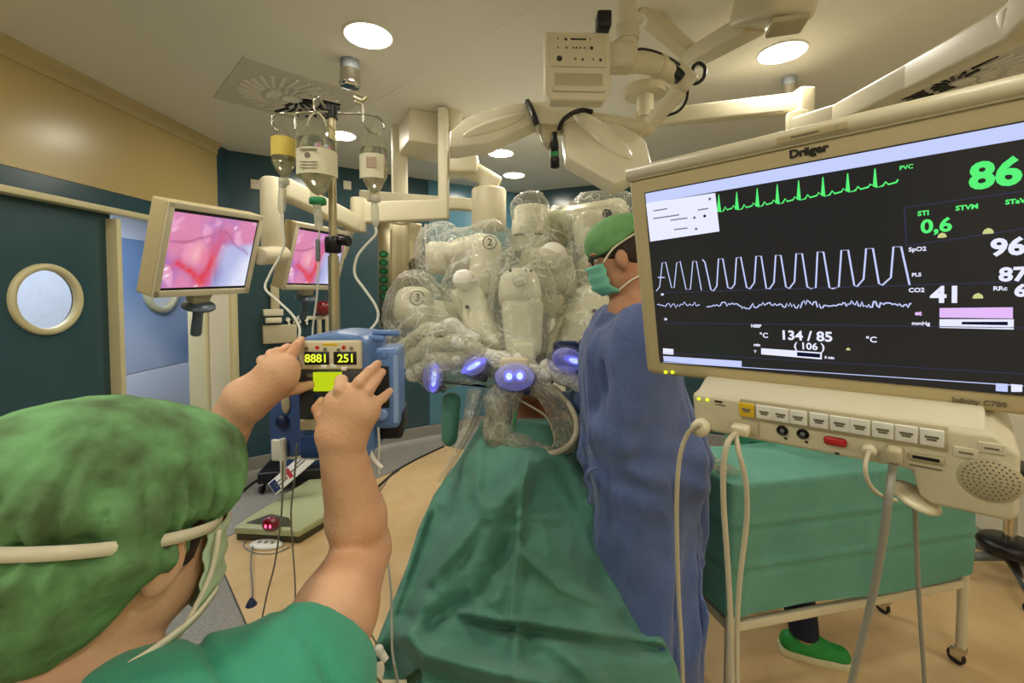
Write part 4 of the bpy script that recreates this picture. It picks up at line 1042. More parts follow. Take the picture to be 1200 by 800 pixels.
# ---- a standing figure (used twice): facing dir, feet on z0
def stander(label, base, heading, head, headF, elbL, wrL, elbR, wrR, z0, skin, h=.009, feet=None):
    base = Vector(base); fw_ = nrm(heading); rt_ = fw_.cross(V(0, 0, 1)); head = Vector(head)
    lo = Vector((min(base.x, head.x) - .55, min(base.y, head.y) - .5, z0 - .02)); hi = Vector((max(base.x, head.x) + .55, max(base.y, head.y) + .5, head.z + .2))
    sk = Skin(tuple(lo), tuple(hi), h)
    P, F, R, U = head_parts(sk, head, headF, (0, 0, 1))
    nb = head + V(0, 0, -.215) - fw_ * .045
    sk.limb(head - U * .07 - F * .02, nb, .056, .060, .03)
    hipc = V(base.x, base.y, z0 + .93); sR = nb + rt_ * .185 + V(0, 0, -.065); sL = nb - rt_ * .185 + V(0, 0, -.065); chst = nb + V(0, 0, -.19)
    sk.limb(nb, sR, .06, .058, .05); sk.limb(nb, sL, .06, .058, .05)
    for o in (-.07, 0, .07): sk.limb(chst + rt_ * o, hipc + rt_ * o, .11, .10, .05, flat=(tuple(fw_), .9))
    for S, E, w_ in ((sR, elbR, wrR), (sL, elbL, wrL)):
        E = Vector(E); w_ = Vector(w_); sk.limb(S, E, .055, .042, .03); sk.limb(E, w_, .042, .030, .02)
        relaxed_hand(sk, w_, w_ - E, V(0, 0, 1))
    feet = feet or (V(base.x, base.y, z0) + rt_ * .11, V(base.x, base.y, z0) - rt_ * .11)
    legs(sk, hipc, rt_, feet, fw_)
    o = put('person', sk.mesh('person'), M_[skin]); tag(o, label, 'person'); eyes(P, o)
    return o, P, F, R, U, dict(nb=nb, sR=sR, sL=sL, hip=hipc, ch=chst, fw=fw_, rt=rt_, feet=feet)
# surgeon in the blue gown, on a step beside the table
Hs = W(724, 296, 1.56); Fs = nrm((-.95, .10, -.30)); z0 = .15
eL_, wL_ = W(724, 508, 1.42), W(706, 478, 1.70); eR_, wR_ = V(.36, 1.86, 1.24), V(.24, 1.98, 1.16)
sur, P, F, R, U, J = stander('person in a long blue gown, green cap and mask, standing beside the robot facing left', (.475, 1.62, 0), (-1, 0, 0), Hs, Fs, eL_, wL_, eR_, wR_, z0, 'skin2')
ax = [tuple(F), tuple(R), tuple(U)]
sk = Skin(tuple(Hs - V(.2, .2, .2)), tuple(Hs + V(.2, .2, .2)), .006)
sk.egg(P(-.012, 0, .012), (.110, .087, .105), ax, 0); sk.plane(P(.07, 0, 0), F); sk.plane(P(-.03, 0, -.05), -U + F * .5)
put('hair', sk.mesh('hair'), M_['hair'], sur)
sk = Skin(tuple(Hs - V(.2, .2, .2)), tuple(Hs + V(.2, .2, .22)), .006)
sk.egg(P(-.016, 0, .036), (.124, .098, .094), ax, 0); sk.egg(P(-.075, 0, -.005), (.062, .075, .06), ax, .03)
sk.rough(lambda Q: .003 * wave_noise(Q, 60, 41)); sk.plane(P(0, 0, .026), -U + F * -.35, .006)
put('cap', sk.mesh('cap'), M_['cap2'], sur)
g = []
for i in range(13):
    v = i / 12; g.append([P(.124 - .058 * abs(a) ** 2.2 - .03 * (max(0, v - .6) / .4) ** 2 + .003 * math.sin(v * 20), a * .076 * (1 - .12 * v), -.020 - .110 * v) for a in np.linspace(-1, 1, 17)])
o = put('face_mask', MB().grid(g), M_['mask2'], sur); o.modifiers.new('thick', 'SOLIDIFY').thickness = .002
for r in (1, -1):
    put('mask_tape', MB().tube([P(.066, .077 * r, -.02), P(.02, .089 * r, .016), P(-.06, .08 * r, .04), P(-.13, .02 * r, .05)], .0035, 6), M_['tape'], sur)
    put('mask_tape', MB().tube([P(.045, .070 * r, -.125), P(.0, .078 * r, -.105), P(-.06, .066 * r, -.095), P(-.10, .01 * r, -.10)], .0035, 6), M_['tape'], sur)
gl = MB()
for r in (1, -1):
    gl.tube([P(.098, .034 * r + .024 * math.cos(a), -.003 + .018 * math.sin(a)) for a in np.linspace(0, 2 * PI, 17)[:-1]], .003, 6, 2, closed=True); gl.tube([P(.094, .060 * r, .004), P(.03, .082 * r, .006), P(-.02, .084 * r, 0)], .003, 6)
gl.tube([P(.104, .012, .002), P(.104, -.012, .002)], .003, 6, smooth=False)
put('glasses', gl, M_['black'], sur)
sk = Skin((.0, 1.15, .16), (.82, 2.12, 1.72), .0085)
nb = J['nb']
for o in (-.09, 0, .09):
    sk.limb(J['ch'] + V(.0, o, .03), V(.470, 1.62 + o, 1.08), .155, .188, .06); sk.limb(V(.470, 1.62 + o, 1.08), V(.49, 1.60 + o * 1.2, .20), .188, .165, .06)
sk.limb(nb + V(0, 0, -.03), J['sL'] + V(0, 0, .0), .070, .082, .05); sk.limb(nb + V(0, 0, -.03), J['sR'], .070, .082, .05)
for S, E, w_ in ((J['sL'], eL_, wL_), (J['sR'], eR_, wR_)):
    sk.limb(S, E, .092, .088, .014); sk.limb(E, Vector(w_) + (Vector(E) - Vector(w_)) * .1, .080, .050, .035)
def gown_folds(P):
    x, y, z = P[..., 0], P[..., 1], P[..., 2]; th = np.arctan2(y - 1.62, x - .47); low = np.clip((1.25 - z) / .8, 0, 1); n = wave_noise(P, 7, 51)
    valley = .020 * np.exp(-(np.sin(th * 5 + z * 3 + 5 * n) / .20) ** 2) * np.clip(wave_noise(P, 9, 56) * 3 + .4, 0, 1) * (z < 1.45)
    return valley + .018 * low * np.sin(th * 9 + 4 * n + z * 2.2) + .013 * wave_noise(P * np.array([1, 1, .6], 'f'), 22, 52) + .055 * np.abs(wave_noise(P * np.array([1, 1, .4], 'f'), 24, 54)) - .014 + .012 * np.abs(wave_noise(P * np.array([1, 1, 1], 'f'), 50, 55)) + .010 * np.exp(-((z - 1.10) / .10) ** 2) * np.sin(z * 60 + th * 6 + 3 * n) * .6 + .004 * wave_noise(P, 55, 53)
sk.rough(gown_folds); sk.plane((.45, 1.6, .22), (0, 0, -1)); sk.egg(nb + V(-.02, 0, .07), .08, None, .01, 'cut')
put('gown', sk.mesh('gown'), M_['gown'], sur)
sk = Skin(tuple(wL_ - V(.2, .2, .2)), tuple(wL_ + V(.2, .25, .2)), .006); relaxed_hand(sk, wL_, wL_ - eL_, V(0, 0, 1), 1.12); sk.limb(wL_, wL_ + (eL_ - wL_) * .2, .033, .036)
M_['glove'] = mat('latex_glove', (222, 208, 170), 0.4)
put('glove', sk.mesh('glove'), M_['glove'], sur)
for ft in J['feet']:
    put('clog', MB().prism([ft + V(.10, -.045, .0), ft + V(.10, .045, 0), ft + V(-.13, .055, 0), ft + V(-.20, 0, 0), ft + V(-.13, -.055, 0)], (0, 0, .075), None, .018), M_['white'], sur)
put('gown_tie', MB().tube([W(700, 548, 1.42), W(690, 552, 1.40), W(686, 562, 1.41), W(693, 572, 1.42), W(690, 590, 1.42)], .006, 6), M_['gown'], sur)
step = thing('step_stool', 'low grey step that the person in the blue gown stands on', 'step stool', (.475, 1.62, 0))
put('tread', MB().box((.45, 1.62, .135), (.56, .5, .03), None, .006), M_['grey'], step)
for a in (-1, 1):
    for b in (-1, 1): put('leg', MB().cyl((.45 + a * .25, 1.62 + b * .21, 0), (.45 + a * .25, 1.62 + b * .21, .122), .016, seg=14), M_['chrome'], step)
# colleague behind the trolley: only a navy leg and green shoe show
hd = nrm((.93, -.34, 0)); bx = V(1.30, 2.06, 0); rt_ = hd.cross(V(0, 0, 1))
base = bx - rt_ * .11
base = V(1.27, 2.30, 0); nf = (V(1.335, 1.975, 0), V(1.16, 2.40, 0))
nur, P, F, R, U, J = stander('person behind the draped trolley in navy trousers and green clogs, mostly hidden by the monitor', tuple(base), tuple(hd), (1.30, 2.30, 1.60), tuple(hd), (1.14, 2.50, 1.12), (1.34, 2.52, 1.06), (1.14, 2.14, 1.16), (1.36, 2.18, 1.14), 0.0, 'skin2', .011, nf)
sk = Skin((.82, 1.75, .10), (1.75, 2.65, 1.5), .011)
for o in (-.08, 0, .08): sk.limb(J['ch'] + J['rt'] * o + V(0, 0, .03), J['hip'] + J['rt'] * o + V(0, 0, -.1), .125, .125, .05)
for S, E in ((J['sL'], V(1.14, 2.50, 1.12)), (J['sR'], V(1.14, 2.14, 1.16))):
    sk.limb(J['nb'] + V(0, 0, -.04), S, .065, .072, .04); sk.limb(S, S + (E - S) * .6, .072, .07, .03)
sk.plane((1.3, 2.2, .84), (0, 0, -1)); put('scrub_tunic', sk.mesh('scrub_tunic'), M_['scrub'], nur)
sk = Skin((.82, 1.75, .05), (1.75, 2.65, .95), .010)
for ft in J['feet']:
    hip = J['hip'] + J['rt'] * (.09 if ft is J['feet'][0] else -.09); kn = (hip + ft) / 2 + J['fw'] * .03 + V(0, 0, .06)
    sk.limb(hip, kn, .115, .08, .03); sk.limb(kn, ft + V(0, 0, .12), .08, .062, .03)
sk.rough(lambda P: .003 * wave_noise(P, 34, 61)); sk.plane((1.3, 2.2, .10), (0, 0, -1)); put('trousers', sk.mesh('trousers'), M_['navy'], nur)
ax = [tuple(F), tuple(R), tuple(U)]
sk = Skin(tuple(Vector((1.3, 2.3, 1.6)) - V(.2, .2, .2)), (1.5, 2.5, 1.82), .008); sk.egg(P(-.016, 0, .036), (.122, .098, .094), ax, 0); sk.plane(P(0, 0, .02), -U - F * .3)
put('cap', sk.mesh('cap'), M_['cap2'], nur)
M_['green_shoe'] = mat('green_shoe', (40, 148, 66), 0.6, bump=.2, bscale=60)
M_['sole'] = mat('cream_sole', (214, 206, 168), 0.6)
for ft in J['feet']:
    d = J['fw']; sd = J['rt']
    ol = [ft - d * .10 + sd * .03, ft - d * .07 + sd * .042, ft + d * .08 + sd * .052, ft + d * .16 + sd * .042, ft + d * .20, ft + d * .16 - sd * .042, ft + d * .08 - sd * .052, ft - d * .07 - sd * .042, ft - d * .10 - sd * .03]
    c = put('clog', MB().prism([p + V(0, 0, .0) for p in ol], (0, 0, .034), None, .008), M_['sole'], nur)
    sk = Skin(tuple(ft - V(.28, .28, .0)), tuple(ft + V(.28, .28, .16)), .007)
    sk.limb(ft - d * .05 + V(0, 0, .055), ft + d * .14 + V(0, 0, .04), .047, .042, .02); sk.limb(ft + V(0, 0, .07), ft + d * .05 + V(0, 0, .06), .046, .046, .02); sk.plane(ft + V(0, 0, .03), (0, 0, -1))
    put('upper', sk.mesh('upper'), M_['green_shoe'], c)
# patient under the drape
sk = Skin((-.35, 1.6, .76), (.6, 3.1, 1.3), .013)
PY0 = .30
sk.egg((.13, 1.50 + PY0, .92), (.08, .11, .09)); sk.limb((.13, 1.55 + PY0, .91), (.13, 1.68 + PY0, .92), .06, .06, .03)
for o in (-.09, 0, .09): sk.limb((.13 + o, 1.72 + PY0, .93), (.13 + o, 2.2 + PY0, .97), .12, .12, .06)
sk.egg((.13, 2.03 + PY0, 1.03), (.18, .24, .165), None, .06)
for s_ in (1, -1):
    sk.limb((.13 + .16 * s_, 1.74 + PY0, .93), (.13 + .22 * s_, 1.95 + PY0, .9), .06, .045, .04); sk.limb((.13 + .22 * s_, 1.95 + PY0, .9), (.13 + .21 * s_, 2.2 + PY0, .89), .045, .032, .02)
    relaxed_hand(sk, (.13 + .21 * s_, 2.2 + PY0, .89), (0, 1, 0), (-s_, 0, .2), 1.1); sk.limb((.13 + .09 * s_, 2.25 + PY0, .95), (.13 + .13 * s_, 2.68 + PY0, .93), .09, .065, .04)
pat = put('person', sk.mesh('person'), mat('iodine_stained_skin', (150, 92, 54), .5, c2=(134, 78, 44), scale=12)); tag(pat, 'patient lying under the dark green drape, a patch of belly showing in the plastic ring', 'person')
ot = thing('operating_table', 'operating table under the dark green drape, its base hidden by the cloth', 'table', (.13, 2.25, 0))
put('arm_board', MB().box((-.33, 1.0, .715), (.15, .10, .02), None, .006), M_['cream2'], ot); put('board_rail', MB().tube([(-.33, 1.02, .70), (-.24, 1.2, .62), (.05, 1.6, .60), (.10, 1.9, .60)], .012, 10), M_['steel'], ot)
put('mattress', MB().box((.13, 2.30, .79), (.52, 1.4, .07), None, .02), M_['black'], ot); put('column', MB().box((.13, 2.3, .42), (.26, .36, .68), None, .02), M_['steel'], ot); put('base', MB().box((.13, 2.2, .05), (.5, 1.0, .1), None, .03), M_['cream2'], ot)

# ------------------------------------------------------------------ surgical robot under clear plastic
M_['robot'] = mat('cream_robot_cover', (246, 243, 234), 0.34, spec=0.5, coat=0.1)
M_['robot_dark'] = mat('grey_robot_joint', (128, 122, 104), 0.45)
M_['film_r'] = clear_plastic('robot_drape_film', lo=.15, hi=.66, rough=.07, bump=1.0, bscale=22, body=(246, 245, 240))
M_['film_ring'] = clear_plastic('ring_film', lo=.34, hi=.85, rough=.06, bump=.9, bscale=30, tint=(240, 238, 226))
M_['film_w'] = clear_plastic('gathered_film', lo=.82, hi=.98, rough=.22, bump=1.0, bscale=34, body=(250, 248, 238))
M_['film_blue'] = clear_plastic('bluish_film', lo=.05, hi=.34, rough=.08, bump=.7, bscale=34, tint=(226, 226, 248), body=(196, 196, 236))
M_['led_blue'] = mat('lit_violet_dome', (176, 178, 222), .15, emit=(150, 150, 240), estr=.2, alpha=.42, coat=.5)
M_['led_core'] = emission('robot_arm_led_core', (178, 196, 255), 1.0)
M_['led_halo'] = mat('led_halo_glow', (110, 104, 200), .2, emit=(130, 130, 250), estr=.5, alpha=.5)  # glow around the LED cores, given as an emissive shell
rob = thing('surgical_robot', 'multi-armed cream surgical robot wrapped in crumpled clear plastic behind the green drape', 'robot', (.12, 2.75, 0))
def hull(parent, name, segs, h=.012, amp=1.0, m=None, seed=1, grow=.012):
    """crumpled plastic bag round a run of limbs (a, b, ra, rb)"""
    pts = np.array([list(p) for s_ in segs for p in s_[:2]]); rm = max(max(s_[2:4]) for s_ in segs) + .06
    sk = Skin(tuple(pts.min(0) - rm), tuple(pts.max(0) + rm), h)
    for a, b, ra, rb in segs: sk.limb(a, b, ra + grow, rb + grow, .05)
    def crease(P):
        n1 = wave_noise(P, 26, seed); n2 = wave_noise(P, 60, seed + 1); n3 = wave_noise(P, 110, seed + 2)
        return amp * (.016 * np.abs(n1) * 1.6 + .010 * np.abs(n2) + .005 * np.abs(n3) - .012)
    sk.rough(crease)
    return put(name, sk.mesh(name), m or M_['film_r'], parent)
def rbox(name, a, b, w, d, parent, m, bevel=.02, face=None, taper=1.0):
    """rounded housing from a to b, w wide, d deep; face = direction of its flat front"""
    a = Vector(a); b = Vector(b); ax = (b - a); L = ax.length; ax.normalize()
    f = Vector(face) if face is not None else V(0, -1, 0)
    f = (f - ax * f.dot(ax)).normalized(); s_ = ax.cross(f)
    M = Matrix(((s_.x, -f.x, ax.x, a.x), (s_.y, -f.y, ax.y, a.y), (s_.z, -f.z, ax.z, a.z), (0, 0, 0, 1)))
    w2 = w * taper; bm = bmesh.new(); bmesh.ops.create_cube(bm, size=1)
    for v in bm.verts:
        k = taper if v.co.z > 0 else 1.0
        v.co = Vector((v.co.x * w * k, v.co.y * d * k, (v.co.z + .5) * L))
    bmesh.ops.bevel(bm, geom=bm.edges[:], offset=min(bevel, w * .45 * min(taper, 1), d * .45 * min(taper, 1), L * .45), segments=4, profile=.5, affect='EDGES')
    return put(name, MB().bm(bm, M, True), m, parent)
Rm, Rd = M_['robot'], M_['robot_dark']
# stand: base and mast behind
rbox('base', (.25, 3.55, .02), (.25, 3.55, .42), .80, .9, rob, Rm, .08)
rbox('mast', (.25, 3.55, .40), (.25, 3.55, 1.95), .34, .34, rob, Rm, .06)
rbox('boom', W(640, 262, 3.4), W(640, 268, 2.55), .24, .22, rob, Rm, .06, (0, 0, 1))
# camera-arm tower in the middle
put('tower_drum', MB().lathe([(0, .0), (.088, 0), (.098, .012), (.098, .06), (.102, .065), (.102, .15), (.094, .16), (.094, .215), (.082, .235), (0, .24)], W(622, 292, 2.45), (0, 0, 1), 36), Rm, rob)
put('drum_band', MB().lathe([(.1035, .0), (.1055, .006), (.1035, .012)], W(622, 278, 2.45), (0, 0, 1), 36), Rd, rob)
rbox('shoulder_block', W(640, 345, 2.42), W(640, 288, 2.42), .36, .22, rob, Rm, .06, taper=.72)
put('shoulder_disc', MB().lathe([(0, .0), (.07, 0), (.075, -.01), (.075, -.05)], W(648, 300, 2.26), (0, -1, .1), 28), Rm, rob)
ca = rbox('camera_arm', W(612, 352, 2.10), W(613, 422, 2.0), .20, .16, rob, Rm, .045, (0, -1, -.1), .80)
rbox('camera_arm_head', W(610, 364, 2.08), W(608, 318, 2.18), .215, .2, rob, Rm, .07, (0, -1, 0), .86)
put('pivot_knob', MB().lathe([(0, .0), (.026, 0), (.034, -.006), (.036, -.03), (.036, -.07)], W(609, 326, 2.02), (0, -1, .25), 24), Rm, rob)
rbox('camera_carriage', W(613, 404, 1.96), W(613, 432, 1.92), .105, .10, rob, Rm, .02)
put('carriage_slot', MB().box((0, 0, 0), (.05, .006, .016), Matrix.Translation(W(612, 421, 1.865)), .002), M_['black'], rob)
for px in (598, 616, 622): put('rivet', MB().cyl(W(px, 317, 2.06), W(px, 317, 2.045), .007, seg=12), M_['black'], rob)
# mirrored lower links left and right of it, with dark bellows between
for sx, pts, nm in ((-1, ((548, 338, 2.30), (580, 418, 2.06)), 'link'), (1, ((694, 345, 2.32), (664, 415, 2.08)), 'link')):
    l_ = rbox(nm, W(*pts[0]), W(*pts[1]), .175, .15, rob, Rm, .035, (.25 * sx, -1, 0), .74)
    for t in (.28, .78):
        p = W(*pts[0]).lerp(W(*pts[1]), t) + V(.03 * sx, -.082 + .02 * t, .0); put('screw', MB().cyl(p, p + V(0, -.012, 0), .010, seg=12), M_['black'], l_)
    rbox('bellows', W(600 + sx * 30, 368, 2.20), W(604 + sx * 24, 424, 2.06), .10, .12, rob, Rd, .03)
# arm 2, upper left
rbox('upper_arm', W(530, 300, 2.62), W(572, 292, 2.40), .19, .18, rob, Rm, .07, (0, -.6, .8))
rbox('upper_arm', W(516, 322, 2.66), W(516, 284, 2.66), .16, .18, rob, Rm, .04)
a2 = rbox('arm_head', W(566, 344, 2.26), W(572, 276, 2.34), .165, .16, rob, Rm, .075, (0, -1, .1), .92)
rbox('elbow', W(545, 338, 2.3), W(585, 334, 2.24), .11, .11, rob, Rm, .05)
put('elbow_cap', MB().lathe([(0, 0), (.035, 0), (.05, -.01), (.056, -.04), (.056, -.09)], W(541, 327, 2.17), (-.2, -1, .1), 24), Rm, rob)
# arm 3, left, folded low
a3 = rbox('arm_head', W(484, 380, 2.18), W(487, 336, 2.22), .20, .16, rob, Rm, .07, (-.1, -1, .1), .9)
rbox('forearm', W(480, 366, 2.24), W(545, 372, 2.30), .16, .15, rob, Rm, .06, (0, -1, .2), .85)
rbox('forearm', W(500, 392, 2.10), W(556, 418, 2.02), .12, .11, rob, Rm, .04, (0, -1, .2), .8)
for ms, (px, py, y), s_ in ((a2, (574, 284, 2.235), '2'), (a3, (489, 349, 2.11), '3')):
    c = W(px, py, y); Mt = frame(c, (1, .08, 0), (0, .12, 1))
    put('number_ring', MB().lathe([(.031, 0), (.036, 0)], (0, 0, 0), (0, 1, 0), 32, Mt), M_['ink'], ms)
    tt = text('arm_number', s_, .052, M_['ink'], ms, root_matrix(ms).inverted() @ Mt @ Matrix.Rotation(PI / 2, 4, 'X'), bold=.001)
# right arm, upper and lower (partly behind the person in blue)
rbox('upper_arm', W(655, 262, 2.62), W(735, 250, 2.40), .17, .17, rob, Rm, .06, (0, -.6, .8))
rbox('arm_head', W(700, 300, 2.34), W(692, 250, 2.40), .20, .18, rob, Rm, .07, (.2, -1, 0))
rbox('forearm', W(698, 300, 2.4), W(704, 400, 2.3), .20, .15, rob, Rm, .05, (.3, -1, 0), .7)
put('arm_socket', MB().lathe([(0, .0), (.022, 0), (.026, -.01)], W(712, 250, 2.28), (0, -1, 0), 18), M_['black'], rob)
# carriages with their lit rings, and dark instrument shafts reaching to the belly
tip = V(.16, 2.20, 1.16)
leds = [((509, 441), 1.98, .050, .062, 1), ((557, 428), 1.95, .058, .05, 2), ((603, 441), 1.80, .082, .052, 3), ((664, 421), 1.86, .074, .058, 4)]
for (px, py), y, rx, rz_, k in leds:
    c = W(px, py, y)
    ins = rbox('instrument_carriage', c + V(.0, .02, .075), c + V(0, .0, -.03), rx * 1.5, .07, rob, M_['cream2'] if k != 4 else M_['blue_dark'], .02)
    shape = {1: (.044, .03, .070), 2: (.056, .03, .040), 3: (.080, .04, .056), 4: (.066, .03, .048)}[k]
    tilt = {1: .1, 2: -.5, 3: 0, 4: .25}[k]
    Ml = Matrix.Translation(c + V(0, -.035, .005)) @ Matrix.Rotation(tilt, 4, 'Y')
    put('led_dome', MB().ball((0, 0, 0), shape, 22, Ml), M_['led_blue'], ins)
    for dx, dz, sx, sz_ in {1: [(.010, .0, .014, .042)], 2: [(.0, .004, .040, .012)], 3: [(-.022, .010, .014, .016), (.020, .012, .014, .016)], 4: [(.024, .006, .030, .012)]}[k]:
        put('led_halo', MB().ball((dx, -shape[1] * .86, dz), (sx * 1.6, .010, sz_ * 1.5), 14, Ml), M_['led_halo'], ins)
        put('led_lamp', MB().ball((dx, -shape[1] * 1.02, dz), (sx * .9, .008, sz_ * .9), 14, Ml), M_['led_core'], ins)
    put('shaft', MB().cyl(c + V(0, .0, -.02), tip + (c - tip) * .12, .0075, .005, 12), M_['blue_dark'], ins)
    put('sterile_adapter', MB().box((0, 0, 0), (rx * 1.1, .05, .03), frame(c + V(.02, .02, -.055), (1, .1, -.3)), .01), M_['blue_dark'], ins)
    sk = Skin(tuple(c - V(.15, .13, .15)), tuple(c + V(.15, .13, .15)), .008)
    sk.egg(c + V(0, -.005, -.005), (rx * 1.12, .075, rz_ * 1.15)); sk.rough(lambda P: .004 * np.abs(wave_noise(P, 70, k)) + .003 * wave_noise(P, 120, k + 9))
    put('bag', sk.mesh('bag'), M_['film_blue'], ins)
# plastic over everything
hull(rob, 'plastic_drape', [(W(612, 345, 2.14), W(613, 432, 1.98), .135, .10), (W(610, 322, 2.2), W(612, 350, 2.14), .13, .135)], .010, 1.0, seed=71)
hull(rob, 'plastic_drape', [(W(622, 292, 2.45), W(622, 248, 2.45), .11, .10), (W(610, 330, 2.40), W(670, 330, 2.40), .16, .17), (W(640, 300, 2.42), W(640, 330, 2.40), .14, .18)], .012, 1.0, seed=74)
hull(rob, 'plastic_drape', [(W(545, 335, 2.3), W(582, 424, 2.05), .115, .10), (W(566, 344, 2.26), W(573, 284, 2.32), .10, .095), (W(573, 290, 2.34), W(518, 306, 2.62), .11, .15), (W(516, 286, 2.66), W(520, 322, 2.64), .12, .13)], .011, 1.15, seed=77)
hull(rob, 'plastic_drape', [(W(484, 384, 2.2), W(487, 344, 2.2), .12, .10), (W(480, 362, 2.24), W(550, 372, 2.3), .11, .11), (W(500, 396, 2.10), W(556, 420, 2.02), .135, .10), (W(486, 400, 2.12), W(512, 430, 2.0), .10, .09)], .010, 1.35, seed=81)
hull(rob, 'plastic_drape', [(W(660, 266, 2.6), W(728, 252, 2.42), .12, .11), (W(695, 256, 2.40), W(700, 310, 2.36), .13, .13), (W(698, 310, 2.38), W(704, 408, 2.3), .14, .11), (W(694, 345, 2.32), W(666, 412, 2.1), .12, .10)], .012, 1.2, seed=84)
# swathes of gathered film across the low left arm and down to the table
for pts, r, sd in (([(470, 408, 2.06), (500, 388, 2.02), (530, 384, 2.0), (556, 398, 1.98)], .026, 1), ([(476, 424, 2.04), (505, 404, 2.0), (535, 402, 1.97), (558, 410, 1.95)], .028, 2), ([(484, 438, 2.02), (510, 424, 1.98), (540, 420, 1.95)], .030, 3),
                   ([(560, 412, 1.96), (590, 424, 1.92), (620, 436, 1.90), (640, 440, 1.88)], .03, 4), ([(640, 430, 1.9), (660, 438, 1.86), (680, 452, 1.84)], .028, 5)):
    P3 = [W(*p) for p in pts]
    hull(rob, 'film_swathe', [(P3[i], P3[i + 1], r, r * 1.05) for i in range(len(P3) - 1)], .007, .55, seed=90 + sd, grow=.004, m=M_['film_w'])

# ------------------------------------------------------------------ plastic ring over the wound, film sleeve, hanging green bundle
rg = thing('wound_ring', 'wide clear plastic ring and funnel at the top of the dark green drape', 'plastic ring', W(625, 500, 1.74))
E_ = [(578, 478), (571, 500), (578, 518), (598, 527), (625, 532), (652, 531), (670, 520), (676, 500), (668, 480), (655, 466)]
dep = [1.84, 1.80, 1.76, 1.73, 1.72, 1.72, 1.74, 1.78, 1.84, 1.88]
rim_pts = [W(x, y, d) for (x, y), d in zip(E_, dep)] + [W(628, 456, 1.92), W(600, 462, 1.9)]
put('ring_tube', MB().tube(rim_pts, [.014, .020, .026, .026, .022, .020, .022, .020, .016, .012, .010, .012], 10, 6, closed=True), M_['film_ring'], rg)
put('ring_cord', MB().tube([W(607, 468, 1.84), W(622, 476, 1.80), W(640, 488, 1.78), (W(648, 505, 1.77)), W(650, 520, 1.74), W(640, 528, 1.71), W(622, 527, 1.71)], .0045, 8), M_['lead'], rg)
put('ring_hoop', MB().tube([W(600, 524, 1.72), W(630, 531, 1.70), W(655, 529, 1.70), W(672, 516, 1.72), W(676, 496, 1.75), W(668, 476, 1.79), W(654, 462, 1.83), W(640, 452, 1.86)], .012, 10), M_['lead'], rg)
g = []
top_ = [(600, 444, 1.80), (612, 446, 1.79), (626, 448, 1.79), (640, 448, 1.80), (655, 446, 1.82)]
bot_ = [(640, 470, 1.82), (655, 488, 1.79), (662, 506, 1.76), (655, 524, 1.73), (640, 530, 1.72)]
for i in range(25):
    t = i / 24; row = []
    for j in range(17):
        s_ = j / 16
        a = W(*[np.interp(s_, np.linspace(0, 1, 5), [p[q] for p in ((632, 445, 1.82), (646, 450, 1.81), (660, 462, 1.80), (672, 480, 1.79), (678, 502, 1.77))]) for q in range(3)])
        b = W(*[np.interp(s_, np.linspace(0, 1, 5), [p[q] for p in ((612, 452, 1.84), (630, 468, 1.82), (642, 488, 1.79), (650, 508, 1.76), (650, 526, 1.73))]) for q in range(3)])
        row.append(a.lerp(b, t) + V(0, 1, .4) * (-.02 * math.sin(PI * t)) + V(0, .004, .004) * math.sin(t * 38 + s_ * 5))
    g.append(row)
put('film_funnel', MB().grid(g), M_['film_ring'], rg)
# inner tube of film (left of the ring) and its bag
hull(rg, 'film_bag', [(W(585, 470, 1.85), W(590, 505, 1.78), .055, .050), (W(590, 470, 1.83), W(600, 455, 1.82), .05, .05)], .008, .8, M_['film_ring'], 101, .002)
hull(rg, 'film_bag', [(W(575, 510, 1.76), W(612, 522, 1.73), .028, .03), (W(612, 522, 1.73), W(645, 528, 1.72), .028, .02)], .007, .6, M_['film_ring'], 105, .0)
put('blue_probe', MB().tube([W(596, 462, 1.83), W(598, 480, 1.80), W(596, 497, 1.78)], .010, 10), M_['blue_dark'], rg)
put('green_clip', MB().tube([W(604, 480, 1.80), W(603, 492, 1.785), W(600, 500, 1.78)], .006, 8), M_['green_plastic'], rg)
put('tape_end', MB().tube([W(617, 534, 1.70), W(616, 542, 1.69), W(614, 548, 1.685)], .005, 8), M_['cream_dark'], rg)
g = []
for i in range(30):
    t = i / 29; row = []
    yy = 455 + (565 - 455) * t
    x0 = np.interp(yy, [455, 500, 530, 565], [548, 541, 530, 512]); x1 = np.interp(yy, [455, 480, 510, 565], [572, 566, 552, 520])
    d0 = np.interp(yy, [455, 520, 565], [1.98, 1.80, 1.62])
    for j in range(14):
        s_ = j / 13; row.append(W(x0 + (x1 - x0) * s_, yy, d0 - .05 * math.sin(PI * s_) + .008 * math.sin(s_ * 17 + t * 6)))
    g.append(row)
o = put('film_sleeve', MB().grid(g), M_['film_ring']); tag(o, 'streaked clear plastic sleeve hanging down the left edge of the dark green drape', 'plastic sleeve')
sk = Skin(tuple(W(528, 495, 2.1) - V(.14, .14, .22)), tuple(W(528, 495, 2.1) + V(.14, .14, .22)), .009)
sk.limb(W(530, 470, 2.1), W(526, 512, 2.08), .045, .040, .03); sk.rough(lambda P: .008 * wave_noise(P * np.array([1, 1, .4], 'f'), 60, 7)); 
o = put('green_cloth_bundle', sk.mesh('green_cloth_bundle'), M_['drape']); tag(o, 'small dark green cloth bundle hanging left of the plastic ring below the lit arms', 'cloth')
